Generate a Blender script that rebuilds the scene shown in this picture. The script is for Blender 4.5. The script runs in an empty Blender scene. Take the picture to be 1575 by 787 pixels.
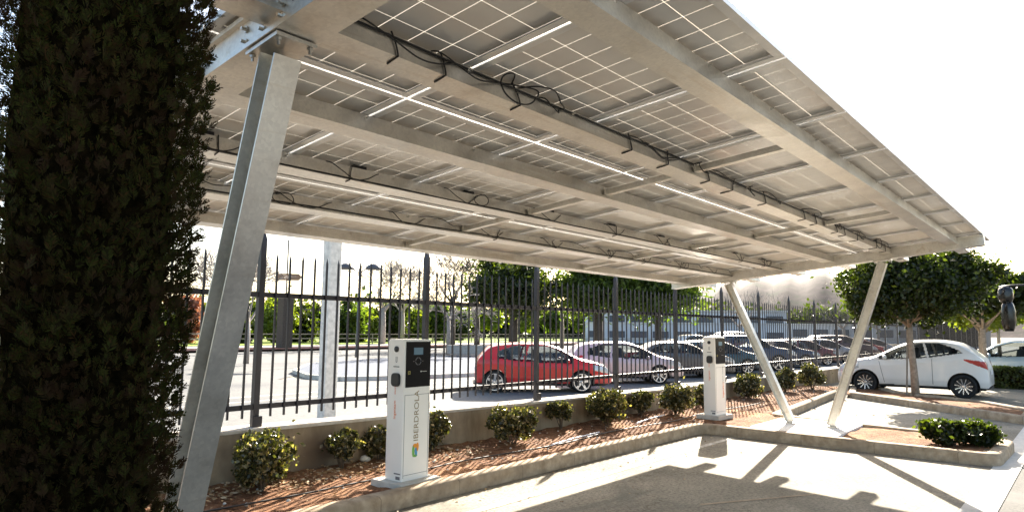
import bpy, bmesh, math, random
import numpy as np
from mathutils import Vector, Matrix
R = math.radians
random.seed(7)
scene = bpy.context.scene
COL = scene.collection

# ------------------------------------------------------------------ helpers
class MB:
    def __init__(s): s.v = []; s.f = []
    def add(s, vs, fs):
        n = len(s.v); s.v += [tuple(v) for v in vs]; s.f += [tuple(i + n for i in f) for f in fs]; return s
    def box(s, c, d, rot=None):
        hx, hy, hz = d[0] / 2, d[1] / 2, d[2] / 2
        vs = [Vector((x, y, z)) for x in (-hx, hx) for y in (-hy, hy) for z in (-hz, hz)]
        if rot is not None: vs = [rot @ v for v in vs]
        return s.add([v + Vector(c) for v in vs], [(0, 1, 3, 2), (4, 6, 7, 5), (0, 4, 5, 1), (2, 3, 7, 6), (0, 2, 6, 4), (1, 5, 7, 3)])
    def bar(s, a, b, w, h, up=(0, 0, 1)):
        """box from a to b, width w sideways, height h along up"""
        a = Vector(a); b = Vector(b); d = (b - a); L = d.length; d.normalize()
        u = Vector(up); sd = d.cross(u).normalized(); u = sd.cross(d)
        return s.box((a + b) / 2, (L, w, h), Matrix((d, sd, u)).transposed())
    def extrude(s, prof, a, b, xa, ya):
        """closed profile [(p,q)] in plane (xa,ya) swept from a to b"""
        a = Vector(a); b = Vector(b); xa = Vector(xa); ya = Vector(ya); n = len(prof)
        vs = [a + xa * p + ya * q for p, q in prof] + [b + xa * p + ya * q for p, q in prof]
        fs = [(i, (i + 1) % n, n + (i + 1) % n, n + i) for i in range(n)] + [tuple(range(n))[::-1], tuple(range(n, 2 * n))]
        return s.add(vs, fs)
    def prism(s, poly, z0, z1):
        n = len(poly)
        vs = [(x, y, z0) for x, y in poly] + [(x, y, z1) for x, y in poly]
        fs = [(i, (i + 1) % n, n + (i + 1) % n, n + i) for i in range(n)] + [tuple(range(n))[::-1], tuple(range(n, 2 * n))]
        return s.add(vs, fs)
    def tube(s, pts, r, seg=8, cap=True):
        pts = [Vector(p) for p in pts]; n = len(pts)
        rr = r if isinstance(r, (list, tuple)) else [r] * n
        vs = []; prev = None
        for i, p in enumerate(pts):
            d = (pts[min(i + 1, n - 1)] - pts[max(i - 1, 0)])
            if d.length < 1e-9: d = Vector((0, 0, 1))
            d.normalize()
            u = Vector((0, 0, 1)) if abs(d.z) < 0.9 else Vector((1, 0, 0))
            if prev is not None:
                u = prev
            a = (u - d * u.dot(d)).normalized(); b = d.cross(a); prev = a
            for k in range(seg):
                t = 2 * math.pi * k / seg
                vs.append(p + (a * math.cos(t) + b * math.sin(t)) * rr[i])
        fs = []
        for i in range(n - 1):
            for k in range(seg):
                k2 = (k + 1) % seg
                fs.append((i * seg + k, i * seg + k2, (i + 1) * seg + k2, (i + 1) * seg + k))
        if cap: fs += [tuple(range(seg))[::-1], tuple(range((n - 1) * seg, n * seg))]
        return s.add(vs, fs)
    def lathe(s, prof, c=(0, 0, 0), axis='z', seg=24):
        """prof [(r,h)], closed ends if r=0"""
        vs = []
        for r, h in prof:
            for k in range(seg):
                t = 2 * math.pi * k / seg
                p = (r * math.cos(t), r * math.sin(t), h)
                if axis == 'y': p = (p[0], h, p[1])
                if axis == 'x': p = (h, p[0], p[1])
                vs.append(Vector(p) + Vector(c))
        fs = []
        for i in range(len(prof) - 1):
            for k in range(seg):
                k2 = (k + 1) % seg
                fs.append((i * seg + k, i * seg + k2, (i + 1) * seg + k2, (i + 1) * seg + k))
        return s.add(vs, fs)
    def ell(s, c, r, seg=12, rings=8, rot=None):
        vs = []
        for i in range(rings + 1):
            a = math.pi * i / rings
            for k in range(seg):
                t = 2 * math.pi * k / seg
                v = Vector((r[0] * math.sin(a) * math.cos(t), r[1] * math.sin(a) * math.sin(t), r[2] * math.cos(a)))
                if rot is not None: v = rot @ v
                vs.append(v + Vector(c))
        fs = [(i * seg + k, (i + 1) * seg + k, (i + 1) * seg + (k + 1) % seg, i * seg + (k + 1) % seg) for i in range(rings) for k in range(seg)]
        return s.add(vs, fs)

def arr_mesh(name, V, F):
    """numpy verts (n,3) and quads/tris (m,k)"""
    me = bpy.data.meshes.new(name)
    n, m, k = len(V), len(F), F.shape[1]
    me.vertices.add(n); me.vertices.foreach_set('co', np.asarray(V, np.float32).ravel())
    me.loops.add(m * k); me.loops.foreach_set('vertex_index', F.astype(np.int32).ravel())
    me.polygons.add(m); me.polygons.foreach_set('loop_start', np.arange(0, m * k, k, dtype=np.int32))
    me.polygons.foreach_set('loop_total', np.full(m, k, np.int32))
    me.update(calc_edges=True); me.validate()
    return me

def link(name, me, mat=None, parent=None, smooth=False):
    o = bpy.data.objects.new(name, me); COL.objects.link(o)
    if mat is not None: me.materials.append(mat)
    if smooth: me.polygons.foreach_set('use_smooth', [True] * len(me.polygons))
    if parent is not None: o.parent = parent
    return o

def obj(name, mb, mat, parent=None, smooth=False, world=False, bevel=0, fixn=True, auto=None):
    """ONE mesh object; world=True: the geometry is in world coordinates, parent is unrotated"""
    vs = mb.v
    if world and parent is not None:
        off = Vector((0, 0, 0)); p = parent
        while p is not None: off += p.location; p = p.parent
        vs = [(v[0] - off.x, v[1] - off.y, v[2] - off.z) for v in vs]
    me = bpy.data.meshes.new(name); me.from_pydata(vs, [], mb.f); me.update()
    if fixn or bevel:
        bm = bmesh.new(); bm.from_mesh(me)
        bmesh.ops.remove_doubles(bm, verts=bm.verts, dist=1e-5)
        bmesh.ops.recalc_face_normals(bm, faces=bm.faces)
        if bevel:
            es = [e for e in bm.edges if len(e.link_faces) == 2 and e.calc_face_angle(0) > 0.6]
            bmesh.ops.bevel(bm, geom=es, offset=bevel, segments=2, profile=0.6, affect='EDGES', clamp_overlap=True)
        bm.to_mesh(me); bm.free()
    o = link(name, me, mat, parent, smooth)
    if auto and not smooth:
        me.polygons.foreach_set('use_smooth', [True] * len(me.polygons))
        try: me.set_sharp_from_angle(angle=R(auto))
        except Exception: pass
    return o

def tag(o, label=None, cat=None, group=None, kind=None):
    if label: o['label'] = label
    if cat: o['category'] = cat
    if group: o['group'] = group
    if kind: o['kind'] = kind
    return o

def thing(name, label, cat, loc=(0, 0, 0), rz=0.0, group=None):
    o = bpy.data.objects.new(name, None); COL.objects.link(o); o.empty_display_size = 0.2
    o.location = loc; o.rotation_euler = (0, 0, rz)
    return tag(o, label, cat, group)

def copy_tree(o, parent=None):
    c = o.copy(); COL.objects.link(c)
    if parent is not None: c.parent = parent
    for ch in list(o.children): copy_tree(ch, c)
    return c

# ------------------------------------------------------------------ materials
def newmat(name):
    m = bpy.data.materials.new(name); m.use_nodes = True
    nt = m.node_tree; b = nt.nodes['Principled BSDF']; return m, nt, b
def setc(b, **k):
    for n, v in k.items():
        n = n.replace('_', ' ')
        if n in b.inputs: b.inputs[n].default_value = v
def c4(c): return (c[0], c[1], c[2], 1)
def noise(nt, scale, detail=6, rough=0.6, co='Object', dist=0.0, stretch=None):
    tc = nt.nodes.new('ShaderNodeTexCoord'); n = nt.nodes.new('ShaderNodeTexNoise')
    n.inputs['Scale'].default_value = scale; n.inputs['Detail'].default_value = detail; n.inputs['Roughness'].default_value = rough
    n.inputs['Distortion'].default_value = dist
    if stretch:
        mp = nt.nodes.new('ShaderNodeMapping'); mp.inputs['Scale'].default_value = stretch
        nt.links.new(tc.outputs[co], mp.inputs['Vector']); nt.links.new(mp.outputs['Vector'], n.inputs['Vector'])
    else: nt.links.new(tc.outputs[co], n.inputs['Vector'])
    return n
def ramp(nt, src, stops):
    r = nt.nodes.new('ShaderNodeValToRGB'); e = r.color_ramp.elements
    while len(e) < len(stops): e.new(0.5)
    for el, (p, c) in zip(e, stops): el.position = p; el.color = c4(c)
    nt.links.new(src, r.inputs['Fac']); return r
def mixc(nt, fac, a, b, mode='MIX'):
    m = nt.nodes.new('ShaderNodeMix'); m.data_type = 'RGBA'; m.blend_type = mode
    for s, v in ((m.inputs[0], fac), (m.inputs[6], a), (m.inputs[7], b)):
        if isinstance(v, (int, float)): s.default_value = v
        elif isinstance(v, tuple): s.default_value = c4(v)
        else: nt.links.new(v, s)
    return m.outputs[2]
def bump(nt, b, h, strength=0.3, dist=0.01):
    n = nt.nodes.new('ShaderNodeBump'); n.inputs['Strength'].default_value = strength; n.inputs['Distance'].default_value = dist
    nt.links.new(h, n.inputs['Height']); nt.links.new(n.outputs['Normal'], b.inputs['Normal'])

def m_noise(name, c1, c2, scale=8, rough=0.8, metal=0.0, bscale=None, bstr=0.3, bdist=0.01, lo=0.35, hi=0.65, stretch=None, c3=None, scale3=0.7, spec=None):
    m, nt, b = newmat(name)
    n = noise(nt, scale, stretch=stretch); r = ramp(nt, n.outputs['Fac'], [(lo, c1), (hi, c2)])
    col = r.outputs['Color']
    if c3 is not None:
        n3 = noise(nt, scale3, 4); r3 = ramp(nt, n3.outputs['Fac'], [(0.5, (0, 0, 0)), (0.68, (1, 1, 1))])
        col = mixc(nt, r3.outputs['Color'], col, c3)
    nt.links.new(col, b.inputs['Base Color']); setc(b, Roughness=rough, Metallic=metal)
    if spec is not None and 'Specular IOR Level' in b.inputs: b.inputs['Specular IOR Level'].default_value = spec
    if bscale:
        nb = noise(nt, bscale, 8, 0.7); bump(nt, b, nb.outputs['Fac'], bstr, bdist)
    return m
def m_plain(name, c, rough=0.5, metal=0.0, coat=0.0, var=0.08):
    m, nt, b = newmat(name)
    n = noise(nt, 5.0, 5); r = ramp(nt, n.outputs['Fac'], [(0.3, tuple(x * (1 - var) for x in c)), (0.7, tuple(min(1, x * (1 + var)) for x in c))])
    nt.links.new(r.outputs['Color'], b.inputs['Base Color']); setc(b, Roughness=rough, Metallic=metal)
    if coat: setc(b, Coat_Weight=coat, Coat_Roughness=0.03)
    return m

M = {}
def mat_galv():
    m, nt, b = newmat('galvanised_steel')
    v = nt.nodes.new('ShaderNodeTexVoronoi'); v.inputs['Scale'].default_value = 70
    tc = nt.nodes.new('ShaderNodeTexCoord'); nt.links.new(tc.outputs['Object'], v.inputs['Vector'])
    n = noise(nt, 3.5, 7, 0.65)
    r = ramp(nt, n.outputs['Fac'], [(0.3, (0.54, 0.515, 0.465)), (0.5, (0.68, 0.655, 0.60)), (0.72, (0.78, 0.75, 0.68))])
    r2 = ramp(nt, v.outputs['Color'], [(0.0, (0.90, 0.90, 0.91)), (1.0, (1.06, 1.06, 1.06))])
    c = mixc(nt, 1.0, r.outputs['Color'], r2.outputs['Color'], 'MULTIPLY')
    n2 = noise(nt, 1.3, 5, 0.7, stretch=(0.5, 6, 6)); r3 = ramp(nt, n2.outputs['Fac'], [(0.56, (0, 0, 0)), (0.75, (1, 1, 1))])
    c = mixc(nt, r3.outputs['Color'], c, (0.50, 0.43, 0.34))
    nt.links.new(c, b.inputs['Base Color']); setc(b, Roughness=0.36, Metallic=0.85)
    rr = ramp(nt, n.outputs['Fac'], [(0.3, (0.28, 0.28, 0.28)), (0.7, (0.46, 0.46, 0.46))]); nt.links.new(rr.outputs['Color'], b.inputs['Roughness'])
    return m
M['galv'] = mat_galv()
M['alu'] = m_noise('panel_frame_aluminium', (0.62, 0.62, 0.61), (0.74, 0.73, 0.71), 6, 0.4, 0.5)
M['black_plastic'] = m_plain('black_plastic', (0.012, 0.012, 0.012), 0.45)
M['cable'] = m_plain('black_cable_rubber', (0.01, 0.01, 0.01), 0.55)

def mat_laminate():
    """6 x 9 solar cells seen from the back; light passes between them"""
    m, nt, b = newmat('solar_laminate')
    tc = nt.nodes.new('ShaderNodeTexCoord'); sep = nt.nodes.new('ShaderNodeSeparateXYZ'); nt.links.new(tc.outputs['Object'], sep.inputs[0])
    def line(out, pitch, half, w):
        a = nt.nodes.new('ShaderNodeMath'); a.operation = 'ADD'; a.inputs[1].default_value = half; nt.links.new(out, a.inputs[0])
        d = nt.nodes.new('ShaderNodeMath'); d.operation = 'DIVIDE'; d.inputs[1].default_value = pitch; nt.links.new(a.outputs[0], d.inputs[0])
        fr = nt.nodes.new('ShaderNodeMath'); fr.operation = 'FRACT'; nt.links.new(d.outputs[0], fr.inputs[0])
        sb = nt.nodes.new('ShaderNodeMath'); sb.operation = 'SUBTRACT'; sb.inputs[1].default_value = 0.5; nt.links.new(fr.outputs[0], sb.inputs[0])
        ab = nt.nodes.new('ShaderNodeMath'); ab.operation = 'ABSOLUTE'; nt.links.new(sb.outputs[0], ab.inputs[0])
        g = nt.nodes.new('ShaderNodeMath'); g.operation = 'GREATER_THAN'; g.inputs[1].default_value = 0.5 - w / pitch / 2; nt.links.new(ab.outputs[0], g.inputs[0])
        return g.outputs[0]
    gx = line(sep.outputs[0], 0.182, 0.546, 0.0065); gy = line(sep.outputs[1], 0.1815, 0.81675, 0.005)
    mx = nt.nodes.new('ShaderNodeMath'); mx.operation = 'MAXIMUM'; nt.links.new(gx, mx.inputs[0]); nt.links.new(gy, mx.inputs[1])
    n = noise(nt, 1.1, 4, 0.6, dist=0.4); r = ramp(nt, n.outputs['Fac'], [(0.3, (0.66, 0.62, 0.56)), (0.7, (0.80, 0.755, 0.68))])
    nt.links.new(r.outputs['Color'], b.inputs['Base Color']); setc(b, Roughness=0.24)
    b.inputs['Specular IOR Level'].default_value = 0.9
    tr = nt.nodes.new('ShaderNodeBsdfTransparent'); tr.inputs[0].default_value = (0.40, 0.39, 0.37, 1)
    tl = nt.nodes.new('ShaderNodeBsdfTranslucent'); tl.inputs[0].default_value = (0.60, 0.57, 0.52, 1)
    m1 = nt.nodes.new('ShaderNodeMixShader'); m1.inputs[0].default_value = 0.6; nt.links.new(tr.outputs[0], m1.inputs[1]); nt.links.new(tl.outputs[0], m1.inputs[2])
    m2 = nt.nodes.new('ShaderNodeMixShader'); nt.links.new(mx.outputs[0], m2.inputs[0]); nt.links.new(b.outputs[0], m2.inputs[1]); nt.links.new(m1.outputs[0], m2.inputs[2])
    nt.links.new(m2.outputs[0], nt.nodes['Material Output'].inputs['Surface'])
    return m
M['laminate'] = mat_laminate()

def mat_leaf(name, c1, c2, trans=0.35, rough=0.45, scale=3.0, tcol=None, c3=None, spec=None, patch=None):
    m, nt, b = newmat(name)
    if spec is not None: b.inputs['Specular IOR Level'].default_value = spec
    g = nt.nodes.new('ShaderNodeNewGeometry')
    n = noise(nt, scale, 3)
    r = ramp(nt, g.outputs['Random Per Island'], [(0.0, c1), (0.72 if c3 else 0.9, c2)] + ([(0.95, c3)] if c3 else []))
    r2 = ramp(nt, n.outputs['Fac'], [(0.3, (0.65, 0.65, 0.65)), (0.7, (1.25, 1.25, 1.25))])
    c = mixc(nt, 1.0, r.outputs['Color'], r2.outputs['Color'], 'MULTIPLY')
    if patch:
        n5 = noise(nt, 4.5, 5, 0.7); r5 = ramp(nt, n5.outputs['Fac'], [(0.48, (0, 0, 0)), (0.60, (1, 1, 1))]); c = mixc(nt, r5.outputs['Color'], c, patch)
    nt.links.new(c, b.inputs['Base Color']); setc(b, Roughness=rough)
    if trans:
        t = nt.nodes.new('ShaderNodeBsdfTranslucent')
        tc_ = mixc(nt, 1.0, c, tcol or (1.6, 1.9, 0.6), 'MULTIPLY'); nt.links.new(tc_, t.inputs[0])
        mx = nt.nodes.new('ShaderNodeMixShader'); mx.inputs[0].default_value = trans
        nt.links.new(b.outputs[0], mx.inputs[1]); nt.links.new(t.outputs[0], mx.inputs[2])
        nt.links.new(mx.outputs[0], nt.nodes['Material Output'].inputs['Surface'])
    return m
M['cypress'] = mat_leaf('cypress_foliage', (0.016, 0.011, 0.005), (0.034, 0.040, 0.008), 0.14, 0.95, 2.2, c3=(0.05, 0.026, 0.010), spec=.08, patch=(0.030, 0.016, 0.008))
M['shrub_leaf'] = mat_leaf('golden_edged_shrub_leaf', (0.024, 0.026, 0.010), (0.10, 0.092, 0.028), 0.3, 0.28, 4, c3=(0.44, 0.33, 0.17))
M['dark_leaf'] = mat_leaf('dark_evergreen_leaf', (0.010, 0.017, 0.005), (0.040, 0.054, 0.012), 0.5, 0.4, 1.2, (2.4, 2.5, 0.5))
M['lime_leaf'] = mat_leaf('lime_leaf', (0.10, 0.14, 0.02), (0.24, 0.28, 0.04), 0.45, 0.5, 1.5, (1.5, 1.6, 0.4))
M['mid_leaf'] = mat_leaf('mid_green_leaf', (0.035, 0.055, 0.012), (0.10, 0.13, 0.025), 0.55, 0.5, 1.0, (1.6, 1.9, 0.5))
M['red_leaf'] = mat_leaf('russet_leaf', (0.20, 0.09, 0.06), (0.40, 0.20, 0.14), 0.3, 0.6, 1.0, (1.3, 1.0, 0.6))
M['hedge_leaf'] = mat_leaf('clipped_hedge_leaf', (0.03, 0.04, 0.012), (0.07, 0.09, 0.02), 0.3, 0.5, 3)
M['brown_leaf'] = mat_leaf('dry_leaf', (0.20, 0.12, 0.05), (0.45, 0.30, 0.15), 0.1, 0.8, 3, (1, 1, 1), (0.6, 0.5, 0.36))
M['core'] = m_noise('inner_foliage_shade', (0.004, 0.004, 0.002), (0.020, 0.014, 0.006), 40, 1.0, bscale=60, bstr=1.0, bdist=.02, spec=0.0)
M['bark'] = m_noise('bark', (0.10, 0.075, 0.05), (0.22, 0.17, 0.12), 14, 0.9, bscale=40, bstr=0.6, stretch=(1, 1, 0.25))
M['pale_bark'] = m_noise('pale_bark', (0.22, 0.17, 0.12), (0.38, 0.30, 0.23), 12, 0.9, bscale=40, bstr=0.5)
M['grey_bark'] = m_noise('pale_grey_bark', (0.20, 0.175, 0.155), (0.34, 0.30, 0.27), 12, 0.9)
M['dark_bark'] = m_noise('dark_bark', (0.035, 0.028, 0.022), (0.09, 0.07, 0.055), 12, 0.9)

# setting materials
def mat_lot():
    m, nt, b = newmat('parking_concrete')
    n1 = noise(nt, 0.55, 6, 0.62, dist=0.5); r1 = ramp(nt, n1.outputs['Fac'], [(0.34, (0.17, 0.153, 0.120)), (0.5, (0.255, 0.228, 0.177)), (0.7, (0.335, 0.298, 0.232))])
    n2 = noise(nt, 30, 9, 0.8); r2 = ramp(nt, n2.outputs['Fac'], [(0.36, (0.45, 0.43, 0.40)), (0.56, (1.12, 1.12, 1.12))])
    c = mixc(nt, 1.0, r1.outputs['Color'], r2.outputs['Color'], 'MULTIPLY')
    n3 = noise(nt, 0.42, 7, 0.68, dist=1.2, co='Object'); r3 = ramp(nt, n3.outputs['Fac'], [(0.53, (0, 0, 0)), (0.64, (1, 1, 1))])
    c = mixc(nt, r3.outputs['Color'], c, mixc(nt, 0.7, c, (0.12, 0.115, 0.095)))
    n4 = noise(nt, 7, 6, 0.7); r4 = ramp(nt, n4.outputs['Fac'], [(0.62, (0, 0, 0)), (0.7, (1, 1, 1))])
    c = mixc(nt, r4.outputs['Color'], c, mixc(nt, 0.4, c, (0.2, 0.18, 0.15)))
    # hairline cracks
    v = nt.nodes.new('ShaderNodeTexVoronoi'); v.feature = 'DISTANCE_TO_EDGE'; v.inputs['Scale'].default_value = 0.45
    tc = nt.nodes.new('ShaderNodeTexCoord'); nd = noise(nt, 2.0, 6, 0.7)
    ad = nt.nodes.new('ShaderNodeVectorMath'); ad.operation = 'ADD'; nt.links.new(tc.outputs['Object'], ad.inputs[0]); nt.links.new(nd.outputs['Color'], ad.inputs[1]); nt.links.new(ad.outputs[0], v.inputs['Vector'])
    rc = ramp(nt, v.outputs['Distance'], [(0.0, (0.55, 0.52, 0.48)), (0.006, (1, 1, 1))])
    c = mixc(nt, 1.0, c, rc.outputs['Color'], 'MULTIPLY')
    b.inputs['Specular IOR Level'].default_value = .15
    nt.links.new(c, b.inputs['Base Color']); setc(b, Roughness=0.9)
    bump(nt, b, n2.outputs['Fac'], 0.35, 0.004)
    return m
M['lot'] = mat_lot()
M['asphalt'] = m_noise('asphalt', (0.075, 0.072, 0.068), (0.13, 0.125, 0.115), 45, 0.9, bscale=90, bstr=0.5, bdist=0.005, c3=(0.17, 0.16, 0.15), scale3=0.4, spec=.12)
M['street'] = m_noise('pale_worn_street', (0.125, 0.125, 0.122), (0.18, 0.178, 0.17), 14, 0.9, bscale=60, bstr=0.3, c3=(0.10, 0.10, 0.105), scale3=0.15, spec=.12)
M['plaza'] = m_noise('tree_shaded_asphalt', (0.075, 0.088, 0.12), (0.12, 0.135, 0.17), 6, 0.85, spec=.12)  # asphalt darkened and blued: tree shade over the median is put into its colour
M['pave'] = m_noise('pavement_slabs', (0.32, 0.30, 0.27), (0.44, 0.41, 0.37), 7, 0.9, spec=.12)
M['gutter'] = m_noise('pale_gutter_concrete', (0.50, 0.48, 0.43), (0.62, 0.59, 0.53), 10, 0.85, bscale=60, bstr=0.3, c3=(0.42, 0.40, 0.35), spec=.12)
M['kerb'] = m_noise('kerb_concrete', (0.29, 0.215, 0.14), (0.47, 0.37, 0.26), 9, 0.85, bscale=50, bstr=0.5, bdist=0.006, c3=(0.27, 0.21, 0.15), scale3=1.6, spec=.12)
def kerb_joints():
    m = M['kerb']; nt = m.node_tree; b = nt.nodes['Principled BSDF']
    src = b.inputs['Base Color'].links[0].from_socket
    tc = nt.nodes.new('ShaderNodeTexCoord'); sp = nt.nodes.new('ShaderNodeSeparateXYZ'); nt.links.new(tc.outputs['Object'], sp.inputs[0])
    a = nt.nodes.new('ShaderNodeMath'); a.operation = 'ADD'; nt.links.new(sp.outputs[0], a.inputs[0]); nt.links.new(sp.outputs[1], a.inputs[1])
    f = nt.nodes.new('ShaderNodeMath'); f.operation = 'FRACT'; nt.links.new(a.outputs[0], f.inputs[0])
    r = ramp(nt, f.outputs[0], [(0.0, (0.30, 0.27, 0.24)), (0.010, (1, 1, 1))])
    nt.links.new(mixc(nt, 1.0, src, r.outputs['Color'], 'MULTIPLY'), b.inputs['Base Color'])
kerb_joints()
M['soil'] = m_noise('reddish_soil', (0.10, 0.045, 0.022), (0.27, 0.135, 0.070), 11, 0.95, bscale=28, bstr=0.9, bdist=0.03, c3=(0.34, 0.18, 0.09), scale3=1.5, spec=.12)
M['wall'] = m_noise('stained_render_wall', (0.21, 0.155, 0.095), (0.39, 0.31, 0.21), 3.0, 0.9, bscale=40, bstr=0.35, stretch=(1.2, 1.2, 0.35), c3=(0.16, 0.115, 0.075), scale3=1.1)
M['wall_top'] = m_noise('wall_coping', (0.44, 0.39, 0.32), (0.60, 0.55, 0.48), 8, 0.9, bscale=40, bstr=0.3, spec=.12)
M['paint'] = m_noise('worn_white_paint', (0.36, 0.33, 0.27), (0.66, 0.63, 0.56), 9, 0.8, lo=0.44, hi=0.62, spec=.12)
M['pad'] = m_noise('white_footing_concrete', (0.68, 0.66, 0.62), (0.80, 0.78, 0.74), 6, 0.8, c3=(0.6, 0.57, 0.52), spec=.12)
M['grass'] = m_noise('lawn', (0.10, 0.16, 0.02), (0.22, 0.29, 0.04), 1.5, 0.9, bscale=8, bstr=0.6, bdist=0.05, spec=.12)
M['ground'] = m_noise('far_ground', (0.22, 0.20, 0.15), (0.33, 0.30, 0.23), 0.2, 0.95, spec=.12)
M['hill'] = m_noise('scrub_hillside', (0.045, 0.033, 0.030), (0.11, 0.080, 0.072), 0.12, 0.95, c3=(0.05, 0.055, 0.035), scale3=0.07, spec=.12)
M['kerb_red'] = m_noise('faded_red_kerb', (0.42, 0.22, 0.18), (0.52, 0.32, 0.27), 3, 0.9, spec=.12)
M['fence'] = m_plain('dark_fence_paint', (0.022, 0.020, 0.026), 0.4, 0.2, var=0.3)
M['screen'] = m_noise('dark_blue_grey_mesh_screen', (0.045, 0.055, 0.075), (0.075, 0.085, 0.11), 4, 0.8)
M['conc_pole'] = m_noise('whitewashed_concrete_pole', (0.45, 0.45, 0.43), (0.66, 0.65, 0.62), 9, 0.85, bscale=30, bstr=0.4)
M['white_metal'] = m_noise('white_powder_coat', (0.82, 0.80, 0.75), (0.86, 0.84, 0.79), 2.5, 0.35)
M['glass_black'] = m_plain('black_glass_screen', (0.008, 0.008, 0.009), 0.06)
M['glass_black'].node_tree.nodes['Principled BSDF'].inputs['Specular IOR Level'].default_value = 0.12
M['lcd'] = m_plain('blue_grey_lcd', (0.10, 0.20, 0.28), 0.15)
M['icon_grey'] = m_plain('grey_print', (0.16, 0.16, 0.17), 0.5)
M['icon_yellow'] = m_plain('yellow_print', (0.45, 0.40, 0.12), 0.5)
M['orange_print'] = m_plain('orange_print', (0.75, 0.20, 0.06), 0.5)
M['brown_print'] = m_plain('bronze_lettering', (0.30, 0.23, 0.12), 0.5)
M['logo_green'] = m_plain('green_print', (0.16, 0.42, 0.08), 0.5)
M['logo_orange'] = m_plain('amber_print', (0.85, 0.33, 0.03), 0.5)
M['logo_blue'] = m_plain('blue_print', (0.06, 0.30, 0.55), 0.5)
M['tyre'] = m_plain('tyre_rubber', (0.012, 0.012, 0.012), 0.8)
M['rim_silver'] = m_plain('silver_alloy', (0.62, 0.62, 0.63), 0.25, 0.8)
M['trim_black'] = m_plain('black_trim', (0.015, 0.015, 0.016), 0.5)
M['interior'] = m_plain('dark_car_interior', (0.03, 0.03, 0.033), 0.8)
M['seat'] = m_plain('grey_car_seat', (0.09, 0.09, 0.10), 0.8)
M['red_lens'] = m_plain('red_lamp_lens', (0.42, 0.015, 0.012), 0.12)
M['clear_lens'] = m_plain('clear_lamp_lens', (0.55, 0.56, 0.58), 0.08, 0.3)
M['plate'] = m_plain('number_plate', (0.7, 0.7, 0.7), 0.4)
M['cream_wall'] = m_noise('pale_building_render', (0.50, 0.52, 0.55), (0.60, 0.62, 0.65), 0.3, 0.8)
M['window_dark'] = m_plain('dark_building_glazing', (0.06, 0.08, 0.11), 0.15)
M['wood_rail'] = m_noise('weathered_wood', (0.16, 0.14, 0.11), (0.26, 0.23, 0.19), 3, 0.9)
M['brown_sign'] = m_plain('brown_sign_board', (0.25, 0.15, 0.09), 0.7)
M['lamp_metal'] = m_plain('dark_grey_lamp_metal', (0.09, 0.09, 0.10), 0.4, 0.3)
M['bag'] = m_plain('glossy_black_plastic_wrap', (0.006, 0.006, 0.006), 0.22)
M['hose'] = m_plain('dark_irrigation_hose', (0.03, 0.022, 0.018), 0.6)
M['white_pipe'] = m_plain('white_plastic_pipe', (0.72, 0.70, 0.74), 0.5)
def mat_glass(name='tinted_car_glass', tint=(0.33, 0.38, 0.40), fac=0.5):
    m, nt, b = newmat(name); setc(b, Base_Color=(0.012, 0.015, 0.018, 1), Roughness=0.04)
    tr = nt.nodes.new('ShaderNodeBsdfTransparent'); tr.inputs[0].default_value = c4(tint)
    mx = nt.nodes.new('ShaderNodeMixShader'); mx.inputs[0].default_value = fac
    nt.links.new(b.outputs[0], mx.inputs[1]); nt.links.new(tr.outputs[0], mx.inputs[2]); nt.links.new(mx.outputs[0], nt.nodes['Material Output'].inputs['Surface'])
    return m
M['glass'] = mat_glass('tinted_car_glass', (0.75, 0.80, 0.82), 0.6)
def m_car(name, c, metal=0.0):
    m, nt, b = newmat(name)
    n = noise(nt, 3, 5); r = ramp(nt, n.outputs['Fac'], [(0.3, tuple(x * 0.93 for x in c)), (0.7, c)])
    nz = nt.nodes.new('ShaderNodeTexCoord'); sp = nt.nodes.new('ShaderNodeSeparateXYZ'); nt.links.new(nz.outputs['Object'], sp.inputs[0])
    n2 = noise(nt, 6, 5); mr = nt.nodes.new('ShaderNodeMapRange'); mr.inputs[1].default_value = 0.16; mr.inputs[2].default_value = 0.5; mr.inputs[3].default_value = 0.45; mr.inputs[4].default_value = 0.0
    nt.links.new(sp.outputs[2], mr.inputs[0]); mm = nt.nodes.new('ShaderNodeMath'); mm.operation = 'MULTIPLY'; nt.links.new(mr.outputs[0], mm.inputs[0]); nt.links.new(n2.outputs['Fac'], mm.inputs[1])
    c_ = mixc(nt, mm.outputs[0], r.outputs['Color'], (0.30, 0.25, 0.19))
    nt.links.new(c_, b.inputs['Base Color']); setc(b, Roughness=0.38, Metallic=metal, Coat_Weight=0.55, Coat_Roughness=0.05)
    b.inputs['Specular IOR Level'].default_value = 0.3
    return m

# ------------------------------------------------------------------ leaves and trees
rng = np.random.default_rng(5)
def leaf_mesh(name, P, size, aspect=1.8, up=0.0, droop=None, tri=False, jitter=0.35):
    n = len(P)
    a = rng.normal(size=(n, 3)); a[:, 2] += up
    a /= np.linalg.norm(a, axis=1)[:, None]
    b = rng.normal(size=(n, 3)); b -= (b * a).sum(1)[:, None] * a; b /= np.linalg.norm(b, axis=1)[:, None]
    s = size * (1 + jitter * rng.uniform(-1, 1, n))[:, None]
    la, lb = a * s * aspect / 2, b * s / 2
    V = np.stack([P - la, P + lb, P + la, P - lb], 1).reshape(-1, 3)
    F = np.arange(4 * n).reshape(n, 4)
    return arr_mesh(name, V, F)
def clumps(n, centers, rad, sq=0.8):
    k = rng.integers(0, len(centers), n)
    d = rng.normal(size=(n, 3)); d /= np.linalg.norm(d, axis=1)[:, None]
    r = rad[k][:, None] * (rng.uniform(0.25, 1, n) ** 0.5)[:, None]
    return centers[k] + d * r * np.array([1, 1, sq])
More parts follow.
